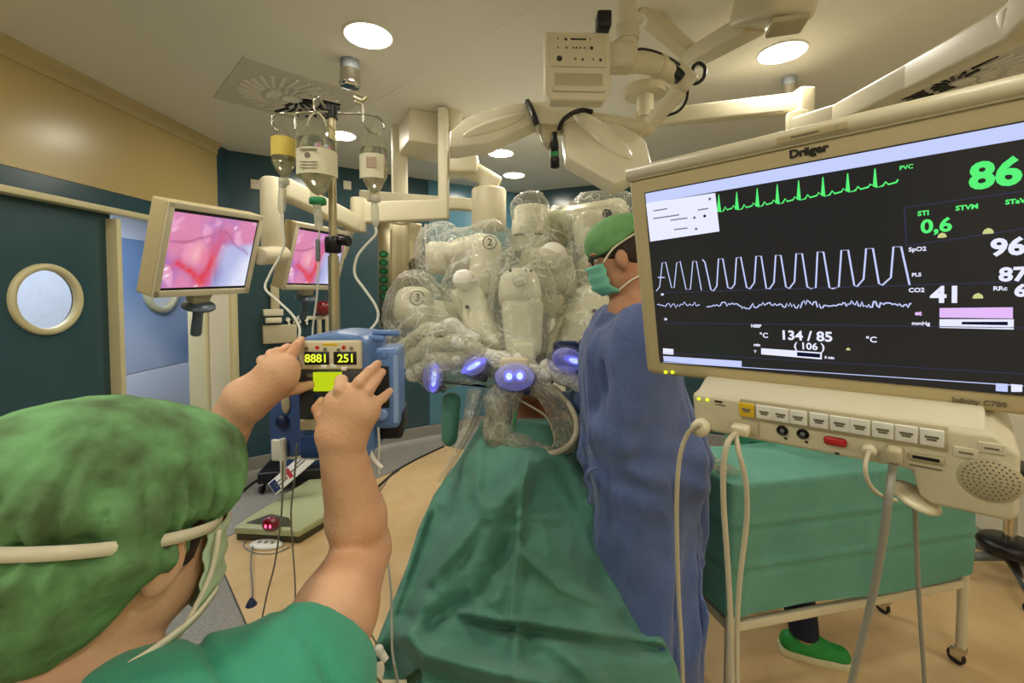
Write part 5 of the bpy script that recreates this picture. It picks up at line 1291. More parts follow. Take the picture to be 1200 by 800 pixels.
# green towels seen through the ring
sk = Skin((-.05, 1.80, .95), (.42, 2.3, 1.25), .010)
for a, b, r in (((600, 515, 1.90), (660, 512, 1.90), .05), ((640, 500, 2.0), (612, 505, 2.0), .04), ((660, 500, 1.98), (668, 520, 1.9), .04)): sk.limb(W(*a), W(*b), r, r, .03)
sk.rough(lambda P: .008 * wave_noise(P, 40, 17))
o = put('green_towel', sk.mesh('green_towel'), M_['drape']); tag(o, 'rumpled green towel round the wound, seen through the clear plastic ring', 'towel')

# ------------------------------------------------------------------ surgical lamp and its jointed arm
lp0 = W(640, 150, 1.95); ln = nrm((.05, -.80, .60))
def LP(px, py, up=0.0):
    d = ray(px, py); o = V(0, 0, CAM_H); t = ((lp0 + ln * up) - o).dot(ln) / d.dot(ln); return o + d * t
M_['lamp'] = mat('cream_lamp_shell', (236, 228, 202), 0.26, spec=0.5, coat=0.3)
lamp = thing('surgical_lamp', 'cream two-lobed surgical lamp head with black cable loops and a black handle', 'surgical lamp', lp0)
def lobe(name, pts, th):
    o = put(name, MB().prism([LP(*p) for p in pts], -ln * th, None, .007, 2), M_['lamp'], lamp); return o
l1 = lobe('lobe', [(526, 172), (527, 154), (548, 136), (585, 125), (617, 119), (629, 141), (576, 166)], .060)
put('diffuser', MB().prism([LP(*p) - ln * .060 for p in [(533, 170), (535, 156), (552, 139), (614, 124), (623, 140), (574, 163)]], -ln * .006), M_['white'], l1)
put('ridge', MB().ball((0, 0, 0), (.16, .035, .020), 24, frame(LP(580, 147), LP(622, 132) - LP(556, 155), ln)), M_['lamp'], l1)
l2 = lobe('lobe', [(660, 147), (664, 183), (720, 214), (737, 208), (764, 191), (757, 165), (746, 155), (698, 132), (676, 136)], .065)
put('diffuser', MB().prism([LP(*p) - ln * .065 for p in [(668, 150), (670, 180), (720, 207), (755, 188), (750, 166), (698, 139)]], -ln * .006), M_['white'], l2)
put('ridge', MB().ball((0, 0, 0), (.20, .055, .036), 24, frame(LP(703, 157), LP(732, 178) - LP(680, 136), ln)), M_['lamp'], l2)
put('hub', MB().prism([LP(*p, .012) for p in [(618, 118), (640, 117), (694, 128), (697, 133), (672, 139), (656, 144), (630, 141)]], -ln * .075, None, .016, 3), M_['lamp'], lamp)
put('hub_underside', MB().prism([LP(*p) - ln * .0 for p in [(631, 141), (657, 142), (652, 158), (644, 166), (637, 158)]], -ln * .05, None, .01, 2), M_['cream_dark'], lamp)
hb = LP(649, 163, -.02)
hnd = put('handle', MB().lathe([(0, 0), (.010, .0), (.013, .03), (.017, .05), (.017, .075), (.013, .08)], hb + V(0, -.03, .02), (0.02, .10, -1), 18), M_['black'], lamp)
e = hb + V(.0016, -.022, -.06)
put('handle_collar', MB().cyl(e, e + V(.001, .004, -.022), .0185, seg=18), M_['green_plastic'], hnd); put('handle_tip', MB().lathe([(.018, 0), (.021, .012), (.020, .045), (.012, .05), (0, .05)], e + V(.001, .003, -.02), (.02, .1, -1), 18), M_['black'], hnd)
put('cable_loop', MB().tube([LP(618, 119, .015), LP(622, 126, .025), LP(626, 136, .022), LP(629, 146, .0)], .013, 10), M_['black'], lamp)
put('cable_loop', MB().tube([LP(655, 152, .0), LP(660, 141, .02), LP(670, 133, .03), LP(682, 129, .03), LP(694, 131, .02)], .010, 10), M_['black'], lamp)
arm = thing('lamp_arm', 'jointed cream tube arm with black cables carrying the surgical lamp', 'lamp arm', W(735, 0, 1.75))
put('end_tube', MB().cyl(LP(690, 140, -.02), W(757, 150, 2.0), .034, seg=20, bevel=.006), M_['cream'], arm)
put('joint', MB().ball(W(757, 150, 2.0), .038, 18), M_['cream2'], arm)
put('lower_tube', MB().cyl(W(757, 150, 2.0), W(797, 106, 1.92), .033, seg=20), M_['cream'], arm)
j2 = put('elbow', MB().box((0, 0, 0), (.115, .085, .085), frame(W(797, 92, 1.9), W(808, 98, 1.9) - W(786, 80, 1.9)), .025, 3), M_['cream'], arm)
put('elbow_cover', MB().box((0, 0, 0), (.11, .06, .040), frame(W(787, 83, 1.86), W(800, 94, 1.86) - W(774, 70, 1.86)), .015, 3), M_['black'], arm)
put('upper_tube', MB().tube([W(790, 88, 1.88), W(772, 78, 1.83), W(752, 73, 1.79), W(733, 74, 1.75)], [.036, .040, .042, .042], 18, 6), M_['cream'], arm)
put('joint_collar', MB().cyl(W(775, 79, 1.84), W(769, 76, 1.825), .047, seg=22, bevel=.004), M_['cream2'], arm)
put('post', MB().cyl(W(735, 74, 1.74), V(W(735, 60, 1.74).x, 1.74, ROOM_H), .038, seg=24), M_['cream'], arm)
put('post_collar', MB().lathe([(.043, 0), (.046, .01), (.046, .05), (.043, .06)], W(735, 48, 1.74), (0, 0, 1), 24), M_['cream2'], arm)
put('post_foot', MB().box((0, 0, 0), (.10, .09, .10), Matrix.Translation(W(728, 68, 1.73)), .025, 3), M_['cream2'], arm)
put('hook', MB().tube([W(742, 34, 1.74), W(750, 32, 1.72), W(756, 24, 1.72), W(752, 17, 1.72)], [.012, .012, .008, .005], 10), M_['white'], arm)
for pts, r in (([(742, 60, 1.74), (752, 58, 1.76), (770, 62, 1.80), (790, 72, 1.85), (804, 84, 1.88), (812, 92, 1.90)], .007), ([(808, 92, 1.9), (814, 98, 1.91), (824, 92, 1.92), (826, 80, 1.92), (819, 74, 1.92), (812, 80, 1.91), (813, 94, 1.9)], .008), ([(798, 76, 1.87), (806, 84, 1.89), (816, 94, 1.9)], .009),
               ([(806, 104, 1.9), (804, 118, 1.93), (795, 130, 1.95), (780, 136, 1.98)], .006), ([(745, 41, 1.75), (741, 50, 1.74), (737, 55, 1.71)], .008)):
    put('cable', MB().tube([W(*p) for p in pts], r, 8), M_['black'], arm)
pn = thing('control_panel', 'flat cream control panel with buttons and a slot, left of the lamp post', 'control panel', W(675, 118, 1.66))
PM = frame(W(638, 36, 1.66), (1, .04, 0), (0, .10, 1)); sc_ = 1.66 / 520
pw_, ph_ = 76 * sc_, 82 * sc_
put('housing', MB().prism([PM @ V(x, 0, z) for x, z in ((0, 0), (pw_, 0), (pw_, -ph_ * .84), (pw_ * .90, -ph_), (pw_ * .10, -ph_), (0, -ph_ * .84))], PM.to_3x3() @ V(0, .055, 0), None, .010, 3), M_['cream'], pn)
put('face_plate', MB().box((pw_ * .5, -.002, -ph_ * .29), (pw_ * .86, .005, ph_ * .46), PM, .002), M_['cream2'], pn)
put('slot', MB().box((pw_ * .51, -.002, -ph_ * .71), (pw_ * .72, .004, ph_ * .19), PM, .0015), M_['cream_dark'], pn)
put('slot_ledge', MB().box((pw_ * .51, -.004, -ph_ * .84), (pw_ * .80, .008, ph_ * .08), PM, .003), M_['cream'], pn)
for fx, fz, r, m in ((.20, .12, .0028, 'ink_grey'), (.32, .13, .005, 'ink'), (.69, .12, .003, 'ink_grey'), (.20, .25, .003, 'ink_grey'), (.33, .25, .004, 'ink_grey'), (.43, .25, .003, 'ink'), (.48, .25, .003, 'ink'), (.54, .25, .003, 'ink'), (.60, .25, .003, 'ink'), (.71, .25, .006, 'ink'), (.22, .41, .0105, 'ink'), (.46, .41, .0045, 'ink_grey'), (.57, .42, .0045, 'ink'), (.73, .41, .0035, 'ink_grey'), (.84, .42, .005, 'ink')):
    put('button', MB().cyl((pw_ * fx, -.004, -ph_ * fz), (pw_ * fx, -.0065, -ph_ * fz), r, seg=14, M=PM), M_[m], pn)
put('print_line', MB().box((pw_ * .51, -.005, -ph_ * .125), (pw_ * .24, .0012, .006), PM), M_['ink'], pn)
put('bracket', MB().box((0, 0, 0), (.16, .04, .09), Matrix.Translation(W(712, 66, 1.71)), .012), M_['cream2'], pn)
o = put('cable_box', MB().box((0, 0, 0), (.052, .06, .058), Matrix.Translation(W(707, 26, 1.68)), .008), M_['black'], pn)
# ceiling beams
def beam(name, lb, pts, w, h, m='cream', cat='ceiling beam', bevel=.012):
    t = thing(name, lb, cat, W(*pts[0]) if not isinstance(pts[0], Vector) else pts[0])
    P = [p if isinstance(p, Vector) else W(*p) for p in pts]
    for a, b in zip(P, P[1:]):
        put('beam', MB().box((0, 0, 0), ((b - a).length + w * .5, w, h), frame((a + b) / 2, b - a), bevel, 3), M_[m], t)
    return t
t = beam('ceiling_beam', 'short cream box beam with a chunky end block at the top edge, right of the lamp post', [(812, 68, 2.1), (880, 30, 1.75)], .10, .07)
put('end_block', MB().box((0, 0, 0), (.26, .17, .11), frame(W(905, 8, 1.62), W(930, 2, 1.5) - W(870, 20, 1.75)), .03, 3), M_['cream2'], t)
put('end_cap', MB().box((0, 0, 0), (.11, .10, .02), frame(W(922, 30, 1.55), (1, -.3, 0)), .006), M_['cream_dark'], t)
put('hanger', MB().cyl(W(905, 4, 1.62), V(W(905, 4, 1.62).x, 1.62, ROOM_H), .05), M_['cream'], t)
t = beam('ceiling_beam', 'thin cream frame beam near the ceiling behind the lamp post', [(752, 14, 2.0), (806, 60, 2.1), (812, 68, 2.1)], .07, .06)
put('hanger', MB().cyl(W(752, 14, 2.0), V(W(752, 14, 2.0).x, 2.0, ROOM_H), .03), M_['cream'], t)
t = beam('ceiling_beam', 'long horizontal cream beam behind the lamp ending in a square joint above the monitor', [(748, 141, 2.75), (937, 121, 2.35)], .07, .095)
put('joint_block', MB().box((0, 0, 0), (.075, .085, .15), Matrix.Translation(W(941, 122, 2.34)), .012), M_['cream'], t)
put('hanger', MB().cyl(W(756, 138, 2.73), V(W(756, 138, 2.73).x, 2.73, ROOM_H), .05), M_['cream'], t)
put('ceiling_cup', MB().cyl(V(W(756, 138, 2.73).x, 2.73, ROOM_H), V(W(756, 138, 2.73).x, 2.73, ROOM_H - .05), .12), M_['cream2'], t)
t = thing('monitor_arm', 'thick cream support arm slanting down from the top right corner to behind the patient monitor', 'monitor arm', W(940, 145, 2.3))
P = [W(935, 148, 2.28), W(985, 134, 2.0), W(1075, 88, 1.5), W(1195, 26, 1.08), W(1260, -40, .95)]
for a, b in zip(P, P[1:]):
    put('segment', MB().box((0, 0, 0), ((b - a).length + .035, .07, .088), frame((a + b) / 2, b - a), .012, 3), M_['cream'], t)
put('joint', MB().cyl(W(934, 132, 2.3), W(934, 185, 2.3), .05, seg=24, bevel=.008), M_['cream2'], t)
put('drop_tube', MB().tube([W(934, 180, 2.3), W(934, 240, 2.2), MON @ V(.36, .6, -.2), MON @ V(.30, .12, -.19)], .03, 14), M_['cream'], t)
put('mount_plate', MB().box((.30, .118, -.19), (.14, .02, .14), MON, .004), M_['grey'], t)

# ------------------------------------------------------------------ left pendant: beams, pillar, twin screens
t = thing('ceiling_pendant', 'cream ceiling pendant box with a drop plate and long beam, left of the surgical lamp', 'pendant', V(W(505, 150, 3.35).x, 3.35, ROOM_H))
c = V(W(505, 150, 3.3).x, 3.3, ROOM_H - .11)
put('ceiling_box', MB().box((0, 0, 0), (.42, .42, .22), frame(c, (1, .5, 0)), .012), M_['cream'], t)
put('drop_plate', MB().box((0, 0, 0), (.062, .10, W(520, 172, 3.0).z - W(520, 256, 3.0).z + .25), Matrix.Translation((W(520, 172, 3.0) + W(520, 256, 3.0)) / 2 + V(0, 0, .12)), .010), M_['cream'], t)
put('beam', MB().box((0, 0, 0), ((W(416, 250, 2.75) - W(522, 246, 3.0)).length, .09, .13), frame((W(416, 250, 2.75) + W(522, 246, 3.0)) / 2, W(522, 246, 3.0) - W(416, 250, 2.75)), .015, 3), M_['cream'], t)
put('joint_block', MB().cyl(W(420, 232, 2.75), W(420, 272, 2.75), .048, seg=22, bevel=.008), M_['cream2'], t)
P = [W(416, 262, 2.72), W(372, 240, 2.45), W(333, 221, 2.22)]
for a, b in zip(P, P[1:]): put('slanted_arm', MB().box((0, 0, 0), ((b - a).length + .03, .075, .105), frame((a + b) / 2, b - a), .02, 3), M_['cream'], t)
put('arm_end', MB().lathe([(0, .0), (.036, .0), (.050, -.014), (.050, -.34), (.044, -.35), (.044, -.40), (.0, -.40)], W(318, 208, 2.16), (0, 0, 1), 28), M_['cream'], t)
ps = W(318, 300, 2.16)
put('swivel', MB().lathe([(0, 0), (.032, 0), (.042, .01), (.042, .19), (.034, .205), (.0, .205)], W(303, 300, 2.0), W(333, 298, 2.2) - W(303, 300, 2.0), 24), M_['cream2'], t)
put('screen_drop', MB().tube([W(412, 262, 2.73), W(400, 300, 2.76), W(385, 306, 2.62)], .026, 14), M_['cream'], t)
t2 = beam('ceiling_beam', 'thin far cream beam below the pendant box running to the cream drum', [(425, 231, 3.3), (560, 241, 3.4)], .08, .09)
t3 = thing('pendant_drum', 'large cream drum hanging on a sloping tube under the left lobe of the surgical lamp', 'pendant', W(573, 270, 3.1))
put('drum', MB().lathe([(0, 0), (.112, 0), (.120, .012), (.120, .27), (.112, .285), (.0, .285)], W(573, 270, 3.1), (0, 0, 1), 36), M_['cream2'], t3)
put('neck', MB().cyl(W(573, 224, 3.1), W(573, 210, 3.1), .07, seg=24), M_['cream'], t3)
put('sloping_tube', MB().cyl(W(585, 216, 3.1), W(530, 188, 3.1), .052, .075, seg=22, bevel=.008), M_['cream'], t3)
put('ceiling_cup', MB().box((0, 0, 0), (.24, .22, .14), Matrix.Translation(W(540, 194, 3.1)), .02), M_['cream2'], t3)
put('hanger', MB().cyl(W(530, 190, 3.1), V(W(530, 190, 3.1).x, 3.1, ROOM_H), .07), M_['cream'], t3)

def surgery_print(me, nu, nv):
    """the picture on the endoscopy screens: pink tissue, a red edge and a pale blue instrument"""
    ca = me.color_attributes.new('print', 'FLOAT_COLOR', 'POINT'); vals = []
    uv = np.array([[(j / (nu - 1), i / (nv - 1), 0) for j in range(nu)] for i in range(nv)], 'f').reshape(-1, 3)
    n1, n2, n3 = wave_noise(uv, 9, 201), wave_noise(uv, 24, 202), wave_noise(uv, 60, 203)
    u, v = uv[:, 0] + .06 * n1 + .035 * n2, uv[:, 1] + .06 * n1 - .03 * n2           # v: 0 at the top
    def ss(a, b, x): t = np.clip((x - a) / (b - a), 0, 1); return t * t * (3 - 2 * t)
    def mixc(A, B, t): return A + (B - A) * t[:, None]
    def C_(*c): return np.array([lin(c)[:3]] * len(u))
    c = mixc(C_(214, 132, 172), C_(164, 116, 186), ss(-.4, .5, n1 + n2 * .4))
    c = mixc(c, C_(236, 172, 206), ss(.1, .6, n2 + .3 * n3) * .8)
    c = mixc(c, C_(232, 96, 124), np.exp(-((u - .30) ** 2 / .04 + (v - .55) ** 2 / .05)) * .55)
    c = mixc(c, C_(246, 196, 200), np.exp(-((u - .30 - .1 * n2) ** 2 / .012 + (v - .52) ** 2 / .03)) * .7)
    blue = ss(-.02, .05, (u - .52) - .35 * (v - .95) * -1 * .3 + .05 * n2) * ss(.30, .42, v + (u - .8) * .25)
    c = mixc(c, C_(178, 184, 226), blue); c = mixc(c, C_(224, 226, 246), blue * ss(.2, .5, u - .55 + .3 * (v - .7)))
    c = mixc(c, C_(120, 116, 176), blue * np.exp(-((u - .60) ** 2 / .004 + (v - .85) ** 2 / .05)) * .7)
    def seg(x0, y0, x1, y1):
        dx, dy = x1 - x0, y1 - y0; t = np.clip(((u - x0) * dx + (v - y0) * dy) / (dx * dx + dy * dy), 0, 1); return np.hypot(u - x0 - t * dx, v - y0 - t * dy)
    c = mixc(c, C_(222, 70, 76), np.exp(-(seg(.58, .26, .46, .92) / (.095 + .03 * n2)) ** 2) * (.62 + .4 * n2 + .2 * n3)); c = mixc(c, C_(214, 40, 44), np.exp(-(seg(.50, .62, .44, .90) / .05) ** 2) * (.55 + .2 * n3))
    c = mixc(c, C_(222, 44, 40), np.exp(-(seg(.14, .68, .38, .86) / (.06 + .02 * n2)) ** 2) * (.75 + .25 * n3))
    c = mixc(c, C_(146, 60, 110), np.exp(-(seg(.0, .38, .45, .26) / .018) ** 2) * .6); c = mixc(c, C_(150, 70, 130), np.exp(-(seg(.6, .22, .95, .5) / .022) ** 2) * .5)
    c = mixc(c, C_(255, 246, 250), ss(.55, .8, n3 * .8 + n2 * .4) * (1 - .6 * blue))
    ca.data.foreach_set('color', np.concatenate([c, np.ones((len(c), 1))], 1).astype('f').ravel())
M_['endo'] = vcol_mat('endoscopy_picture', .62)
def side_screen(lb, TL, TR, BL, wdt, hgt, dep_, grp):
    M = frame(TL, TR - TL, TL - BL)
    t = thing('endoscopy_monitor', lb, 'monitor', M, grp)
    put('housing', MB().box((wdt / 2, dep_ / 2, -hgt / 2), (wdt, dep_, hgt), None, .008, 3), M_['bezel'], t, False)
    put('bezel', MB().box((wdt / 2, -.003, -.011), (wdt - .004, .006, .022), None, .002).box((wdt / 2, -.003, -hgt + .013), (wdt - .004, .006, .026), None, .002)
        .box((.012, -.003, -hgt / 2), (.024, .006, hgt - .004), None, .002).box((wdt - .012, -.003, -hgt / 2), (.024, .006, hgt - .004), None, .002), M_['cream'], t, False)
    put('screen_glass', MB().box((wdt / 2, -.0005, -hgt / 2), (wdt - .046, .003, hgt - .046)), M_['black'], t, False)
    nu, nv = 120, 96; x0, x1, z0, z1 = .026, wdt - .030, -.034, -hgt + .036
    mb = MB().grid([[(x0 + (x1 - x0) * j / (nu - 1), -.0024, z0 + (z1 - z0) * i / (nv - 1)) for j in range(nu)] for i in range(nv)], False)
    me = mb.mesh('picture'); surgery_print(me, nu, nv); put('picture', me, M_['endo'], t, False)
    nk = put('handle_mount', MB().prism([(wdt * .42, .012, -hgt), (wdt * .62, .012, -hgt), (wdt * .60, .018, -hgt - .045), (wdt * .44, .018, -hgt - .045)], (0, .045, 0), None, .006), M_['cream_dark'], t, False)
    h = put('handle', MB().lathe([(0, 0), (.02, 0), (.058, .012), (.060, .022), (.03, .034), (.020, .04), (.0185, .06), (.0205, .14), (.018, .15), (0, .152)], (wdt * .52, .03, -hgt - .04), (.14, .05, -1), 26), M_['greyblue'], t, False)
    put('back_cover', MB().box((wdt / 2, dep_ + .02, -hgt / 2), (wdt * .6, .05, hgt * .6), None, .012), M_['cream2'], t, False)
    put('arm_boss', MB().cyl((wdt * .82, dep_, -hgt * .52), (wdt * .82, dep_ + .09, -hgt * .52), .04, seg=20), M_['cream2'], t, False)
    return t
tl, tr = W(197, 235, 1.56), W(309, 253, 1.975); bl = W(173, 349, 1.587)
side_screen('cream monitor showing pink tissue in front of the doorway, left of the pair', tl, tr, bl, (tr - tl).length, (tl - bl).length, .075, 'endoscopy screens')
tl, tr = W(347, 260, 2.27), W(410, 272, 2.66); bl = W(331, 339, 2.31)
side_screen('cream monitor showing pink tissue behind the infusion pole, right of the pair', tl, tr, bl, (tr - tl).length, (tl - bl).length, .075, 'endoscopy screens')
# steel supply pillar
bx = W(470, 383, 3.35); zt = W(470, 262, 3.35).z
t = thing('supply_column', 'brushed steel supply column with a row of dark green sockets, left of the robot', 'supply column', bx)
PMt = frame(V(bx.x, bx.y, bx.z), (1, .25, 0)); hh = zt - bx.z
put('body', MB().prism([(-.16, -.02, 0), (-.155, -.06, 0), (-.06, -.10, 0), (.06, -.10, 0), (.155, -.06, 0), (.16, -.02, 0), (.16, .14, 0), (-.16, .14, 0)], (0, 0, hh), PMt, .01, 2), M_['steel'], t)
put('socket_panel', MB().box((0, 0, 0), (.10, .012, hh * .86), PMt @ Matrix.Translation((-.112, -.086, hh * .5)) @ Matrix.Rotation(-.40, 4, 'Z'), .004), M_['steel'], t)
for k in range(6):
    s_ = put('socket', MB().lathe([(.030, 0), (.030, .012), (.022, .016), (.018, .006), (0, .006)], (0, 0, 0), (0, -1, 0), 20, PMt @ Matrix.Translation((-.115, -.09, hh * (.30 + .075 * k * 1.05))) @ Matrix.Rotation(-.40, 4, 'Z') @ Matrix.Diagonal((1, 1, .8, 1))), M_['black'], t)
    put('socket_ring', MB().lathe([(.030, .012), (.033, .013), (.034, .004)], (0, 0, 0), (0, -1, 0), 20, PMt @ Matrix.Translation((-.115, -.09, hh * (.30 + .075 * k * 1.05))) @ Matrix.Rotation(-.40, 4, 'Z') @ Matrix.Diagonal((1, 1, .8, 1))), M_['green_plastic'], s_)
put('top_rail', MB().tube([(-.17, -.12, hh + .01), (0, -.14, hh + .01), (.17, -.12, hh + .01), (.19, 0, hh + .0)], .006, 8, M=PMt), M_['chrome'], t)
put('rail_drop', MB().tube([(.185, -.02, hh), (.19, -.03, hh * .6), (.24, -.04, hh * .2), (.23, -.03, 0)], .005, 8, M=PMt), M_['white'], t)
put('hanger', MB().cyl((0, .02, hh), (0, .02, ROOM_H - bx.z), .06, M=PMt), M_['cream'], t)
for dx, z0, z1 in ((.07, .62, .30), (.10, .66, .22), (.125, .60, .28)):
    put('hanging_lead', MB().tube([(dx, -.11, hh * z0), (dx + .02, -.13, hh * .5), (dx - .01, -.13, hh * z1), (dx + .03, -.12, hh * .2)], .008, 8, M=PMt), M_['ink_grey'], t)
put('connector', MB().box((.2, -.08, hh * .68), (.05, .05, .03), PMt, .006), M_['white'], t)
# gas and suction fittings on the back wall
def wall_pt(px, py, off=.0):
    d = ray(px, py); o = V(0, 0, CAM_H); t_ = (C1 + nW * off - o).dot(nW) / d.dot(nW); return o + d * t_
def on_wall(p): return frame(p, dW)          # local y points into the wall
t = thing('gas_panel', 'beige and grey gas outlet panel on the teal back wall below the right endoscopy screen', 'wall panel', wall_pt(322, 400))
p_ = wall_pt(320, 366, .05); put('valve_box', MB().box((0, 0, 0), (.16, .10, .06), on_wall(p_), .01).box((0, -.01, -.07), (.13, .10, .05), on_wall(p_), .01), M_['cream'], t)
p_ = wall_pt(328, 391, .04); put('lower_box', MB().box((0, 0, 0), (.28, .08, .17), on_wall(p_), .012), M_['cream_dark'], t)
for px, py in ((337, 374), (343, 373), (350, 372), (358, 374)):
    p_ = wall_pt(px, py, .03); put('coupling', MB().cyl((0, .02, 0), (0, -.05, 0), .018, seg=16, M=on_wall(p_)).cyl((0, -.02, 0), (.01, -.03, -.05), .009, seg=10, M=on_wall(p_)), M_['white'] if px != 343 else M_['chrome'], t)
put('riser', MB().box((0, 0, 0), (.07, .05, .24), on_wall(wall_pt(322, 348, .03)), .008), M_['cream_dark'], t)
t = thing('suction_regulator', 'dark red suction regulator on the teal back wall behind the infusion pole', 'regulator', wall_pt(380, 385))
put('dome', MB().ball((0, 0, 0), (.075, .06, .075), 20, on_wall(wall_pt(379, 361, .07))), M_['darkred'], t)
put('back_rail', MB().box((0, 0, 0), (.34, .03, .035), on_wall(wall_pt(372, 372, .02)), .005), M_['cream'], t)
put('stem', MB().cyl((0, 0, 0), (0, 0, -.17), .022, seg=14, M=on_wall(wall_pt(374, 374, .06))).cyl((.07, 0, 0), (.07, 0, -.14), .018, seg=14, M=on_wall(wall_pt(374, 374, .06))), M_['cream_dark'], t)
for i, (px, py) in enumerate(((407, 217), (299, 216))):
    o = put('wall_switch', MB().box((0, 0, 0), (.075, .015, .085), on_wall(wall_pt(px, py, .008)), .004), M_['cream']); tag(o, ('small cream switch plate high on the teal wall right of the infusion pole', 'small cream switch plate high on the teal wall beside the yellow panel')[i], 'switch')
o = put('sensor_pod', MB().tube([wall_pt(505, 305, .05), wall_pt(499, 303, .09), wall_pt(496, 302, .1)], .02, 10), M_['white']); tag(o, 'small white sensor on the teal wall right of the steel column', 'sensor')

# ------------------------------------------------------------------ infusion pole, bottles, pumps
PX0 = W(390, 250, .97); XP, YP = PX0.x, .97
pole = thing('infusion_pole', 'steel infusion pole with curved hooks and a black clamp carrying the bottles and pumps', 'infusion stand', (XP, YP, 0))
zt = W(390, 128, .97).z
put('outer_tube', MB().cyl((XP, YP, .12), (XP, YP, W(390, 300, .97).z), .0115, seg=20), M_['polesteel'], pole)
put('inner_tube', MB().cyl((XP, YP, .9), (XP, YP, zt), .0085, seg=18), M_['polesteel'], pole)
cz = W(390, 287, .97).z
cl = put('clamp', MB().lathe([(.010, 0), (.017, .002), (.018, .03), (.015, .036)], (XP, YP, cz - .018), (0, 0, 1), 20), M_['black'], pole)
put('knob', MB().cyl((XP + .012, YP - .004, cz + .006), (XP + .034, YP - .01, cz + .008), .009, seg=14, bevel=.002).cyl((XP + .03, YP - .01, cz + .008), (XP + .040, YP - .012, cz + .008), .012, seg=14, bevel=.002), M_['black'], cl)
put('hook_block', MB().cyl((XP, YP, zt - .02), (XP, YP, zt + .006), .013, seg=18), M_['black'], pole)
def hook(pts, r=.0028): put('hook', MB().tube([W(*p) for p in pts], r, 8), M_['chrome'], pole)
hook([(390, 131, .97), (360, 133, .96), (334, 133, .95), (323, 134, .95), (318.5, 141, .95), (321, 149, .95), (326, 153, .95)])
hook([(390, 131, .97), (372, 131, .94), (352, 132, .92), (346.5, 135, .92), (345.5, 143, .92), (346, 152, .92)])
hook([(390, 131, .97), (380, 124, .94), (373, 114, .92), (369, 116, .91), (368, 126, .91), (372, 134, .91)])
hook([(390, 131, .97), (405, 133, .97), (425, 133.5, .97), (440, 136, .97), (448, 142, .97), (450, 151, .97)])
hook([(425, 122, .97), (425, 134, .97), (426, 145, .97), (432, 153, .97), (439, 156, .97), (442, 154, .97)])
put('hook_brace', MB().tube([W(414, 114, .98), W(424, 118, .98), W(430, 114, .98)], .0035, 8).tube([W(416, 119, .98), W(425, 123, .98)], .003, 8, smooth=False), M_['yellow_plastic'] if False else M_['polesteel'], pole)
for k in range(5):
    a = 2 * PI * k / 5 + .3; e = V(XP + .22 * math.cos(a), YP + .22 * math.sin(a), 0)
    put('leg', MB().tube([V(XP, YP, .13), (V(XP, YP, .10) + e) / 2 + V(0, 0, .06), e + V(0, 0, .075)], [.014, .012, .011], 10), M_['polesteel'], pole); castor(pole, e, .024)
M_['bottle'] = clear_plastic('clear_bottle_wall', tint=(244, 244, 232), lo=.10, hi=.34, rough=.05, bump=.25, bscale=30, body=(226, 224, 206))
M_['fluid'] = mat('clear_infusion_fluid', (236, 236, 226), .05, trans=.95, ior=1.33)
M_['label'] = mat('cream_bottle_label', (228, 224, 196), .55)
M_['label_y'] = mat('yellow_bottle_label', (226, 200, 96), .55)
M_['tubing'] = clear_plastic('clear_tubing', tint=(245, 245, 238), lo=.45, hi=.7, rough=.1, bump=0, body=(226, 226, 214))
def bottle(lb, px, pyt, pyb, rpx, y, lab, capm, capn, grp='infusion bottles hanging upside down'):
    k = y / FPX; top = W(px, pyt, y); H_ = (pyb - pyt) * k; r = rpx * k
    t = thing('infusion_bottle', lb, 'bottle', top - V(0, 0, H_), grp)
    prof = [(0, 0), (r * .70, .0), (r * .92, .006), (r, .016), (r, H_ * .60), (r * .94, H_ * .66), (r * .55, H_ * .86), (r * .36, H_ * .93), (r * .36, H_)]
    put('body', MB().lathe(prof, top, (0, 0, -1), 28), M_['bottle'], t)
    fl = [(0, H_ * .22), (r * .93, H_ * .22), (r * .93, H_ * .60), (r * .86, H_ * .67), (r * .48, H_ * .86), (r * .28, H_ * .93), (0, H_ * .97)]
    put('fluid', MB().lathe(fl, top, (0, 0, -1), 24), M_['fluid'], t)
    for a0, a1, m, a_s, a_e in lab:
        put('label', MB().lathe([(r * 1.012, H_ * a0), (r * 1.012, H_ * a1)], top, (0, 0, -1), 24, None, a_s, a_e - 1e-4), m, t)
    put('cap', MB().lathe([(r * .40, H_), (r * .44, H_ + .002), (r * .44, H_ + .012), (r * .3, H_ + .014), (0, H_ + .014)], top, (0, 0, -1), 20), capm, t)
    put('loop', MB().tube([top + V(-r * .5, 0, -.004), top + V(-r * .35, 0, .014), top + V(0, 0, .024), top + V(r * .35, 0, .014), top + V(r * .5, 0, -.004)], .0016, 8), M_['bottle'] if capn != 'net' else M_['tape'], t)
    return t, top, r, H_
b1, *_ = bottle('small infusion bottle with a yellow label band, leftmost of the three on the pole', 332, 160, 208, 13, .95, [(.06, .50, M_['label_y'], 0, 2 * PI)], M_['tubing'], '')
b2, top2, r2, H2 = bottle('largest infusion bottle, white label and green cap, middle of the three on the pole', 371, 146, 230, 22, .91, [(.38, .72, M_['label'], -2.0, 2.0)], M_['green_plastic'], 'net')
put('net_sling', MB().tube([top2 + V(-r2 * 1.05, -.0, -.035), top2 + V(-r2 * 1.08, 0, -.020), top2 + V(0, 0, .030), top2 + V(r2 * 1.08, 0, -.020), top2 + V(r2 * 1.08, 0, -.04)], .0018, 8, smooth=False), M_['bottle'], b2)
put('label_mark', MB().cyl(top2 + V(-.002, -r2 * 1.02, -H2 * .49), top2 + V(-.002, -r2 * 1.04, -H2 * .49), .0055, seg=16), M_['ink_grey'], b2)
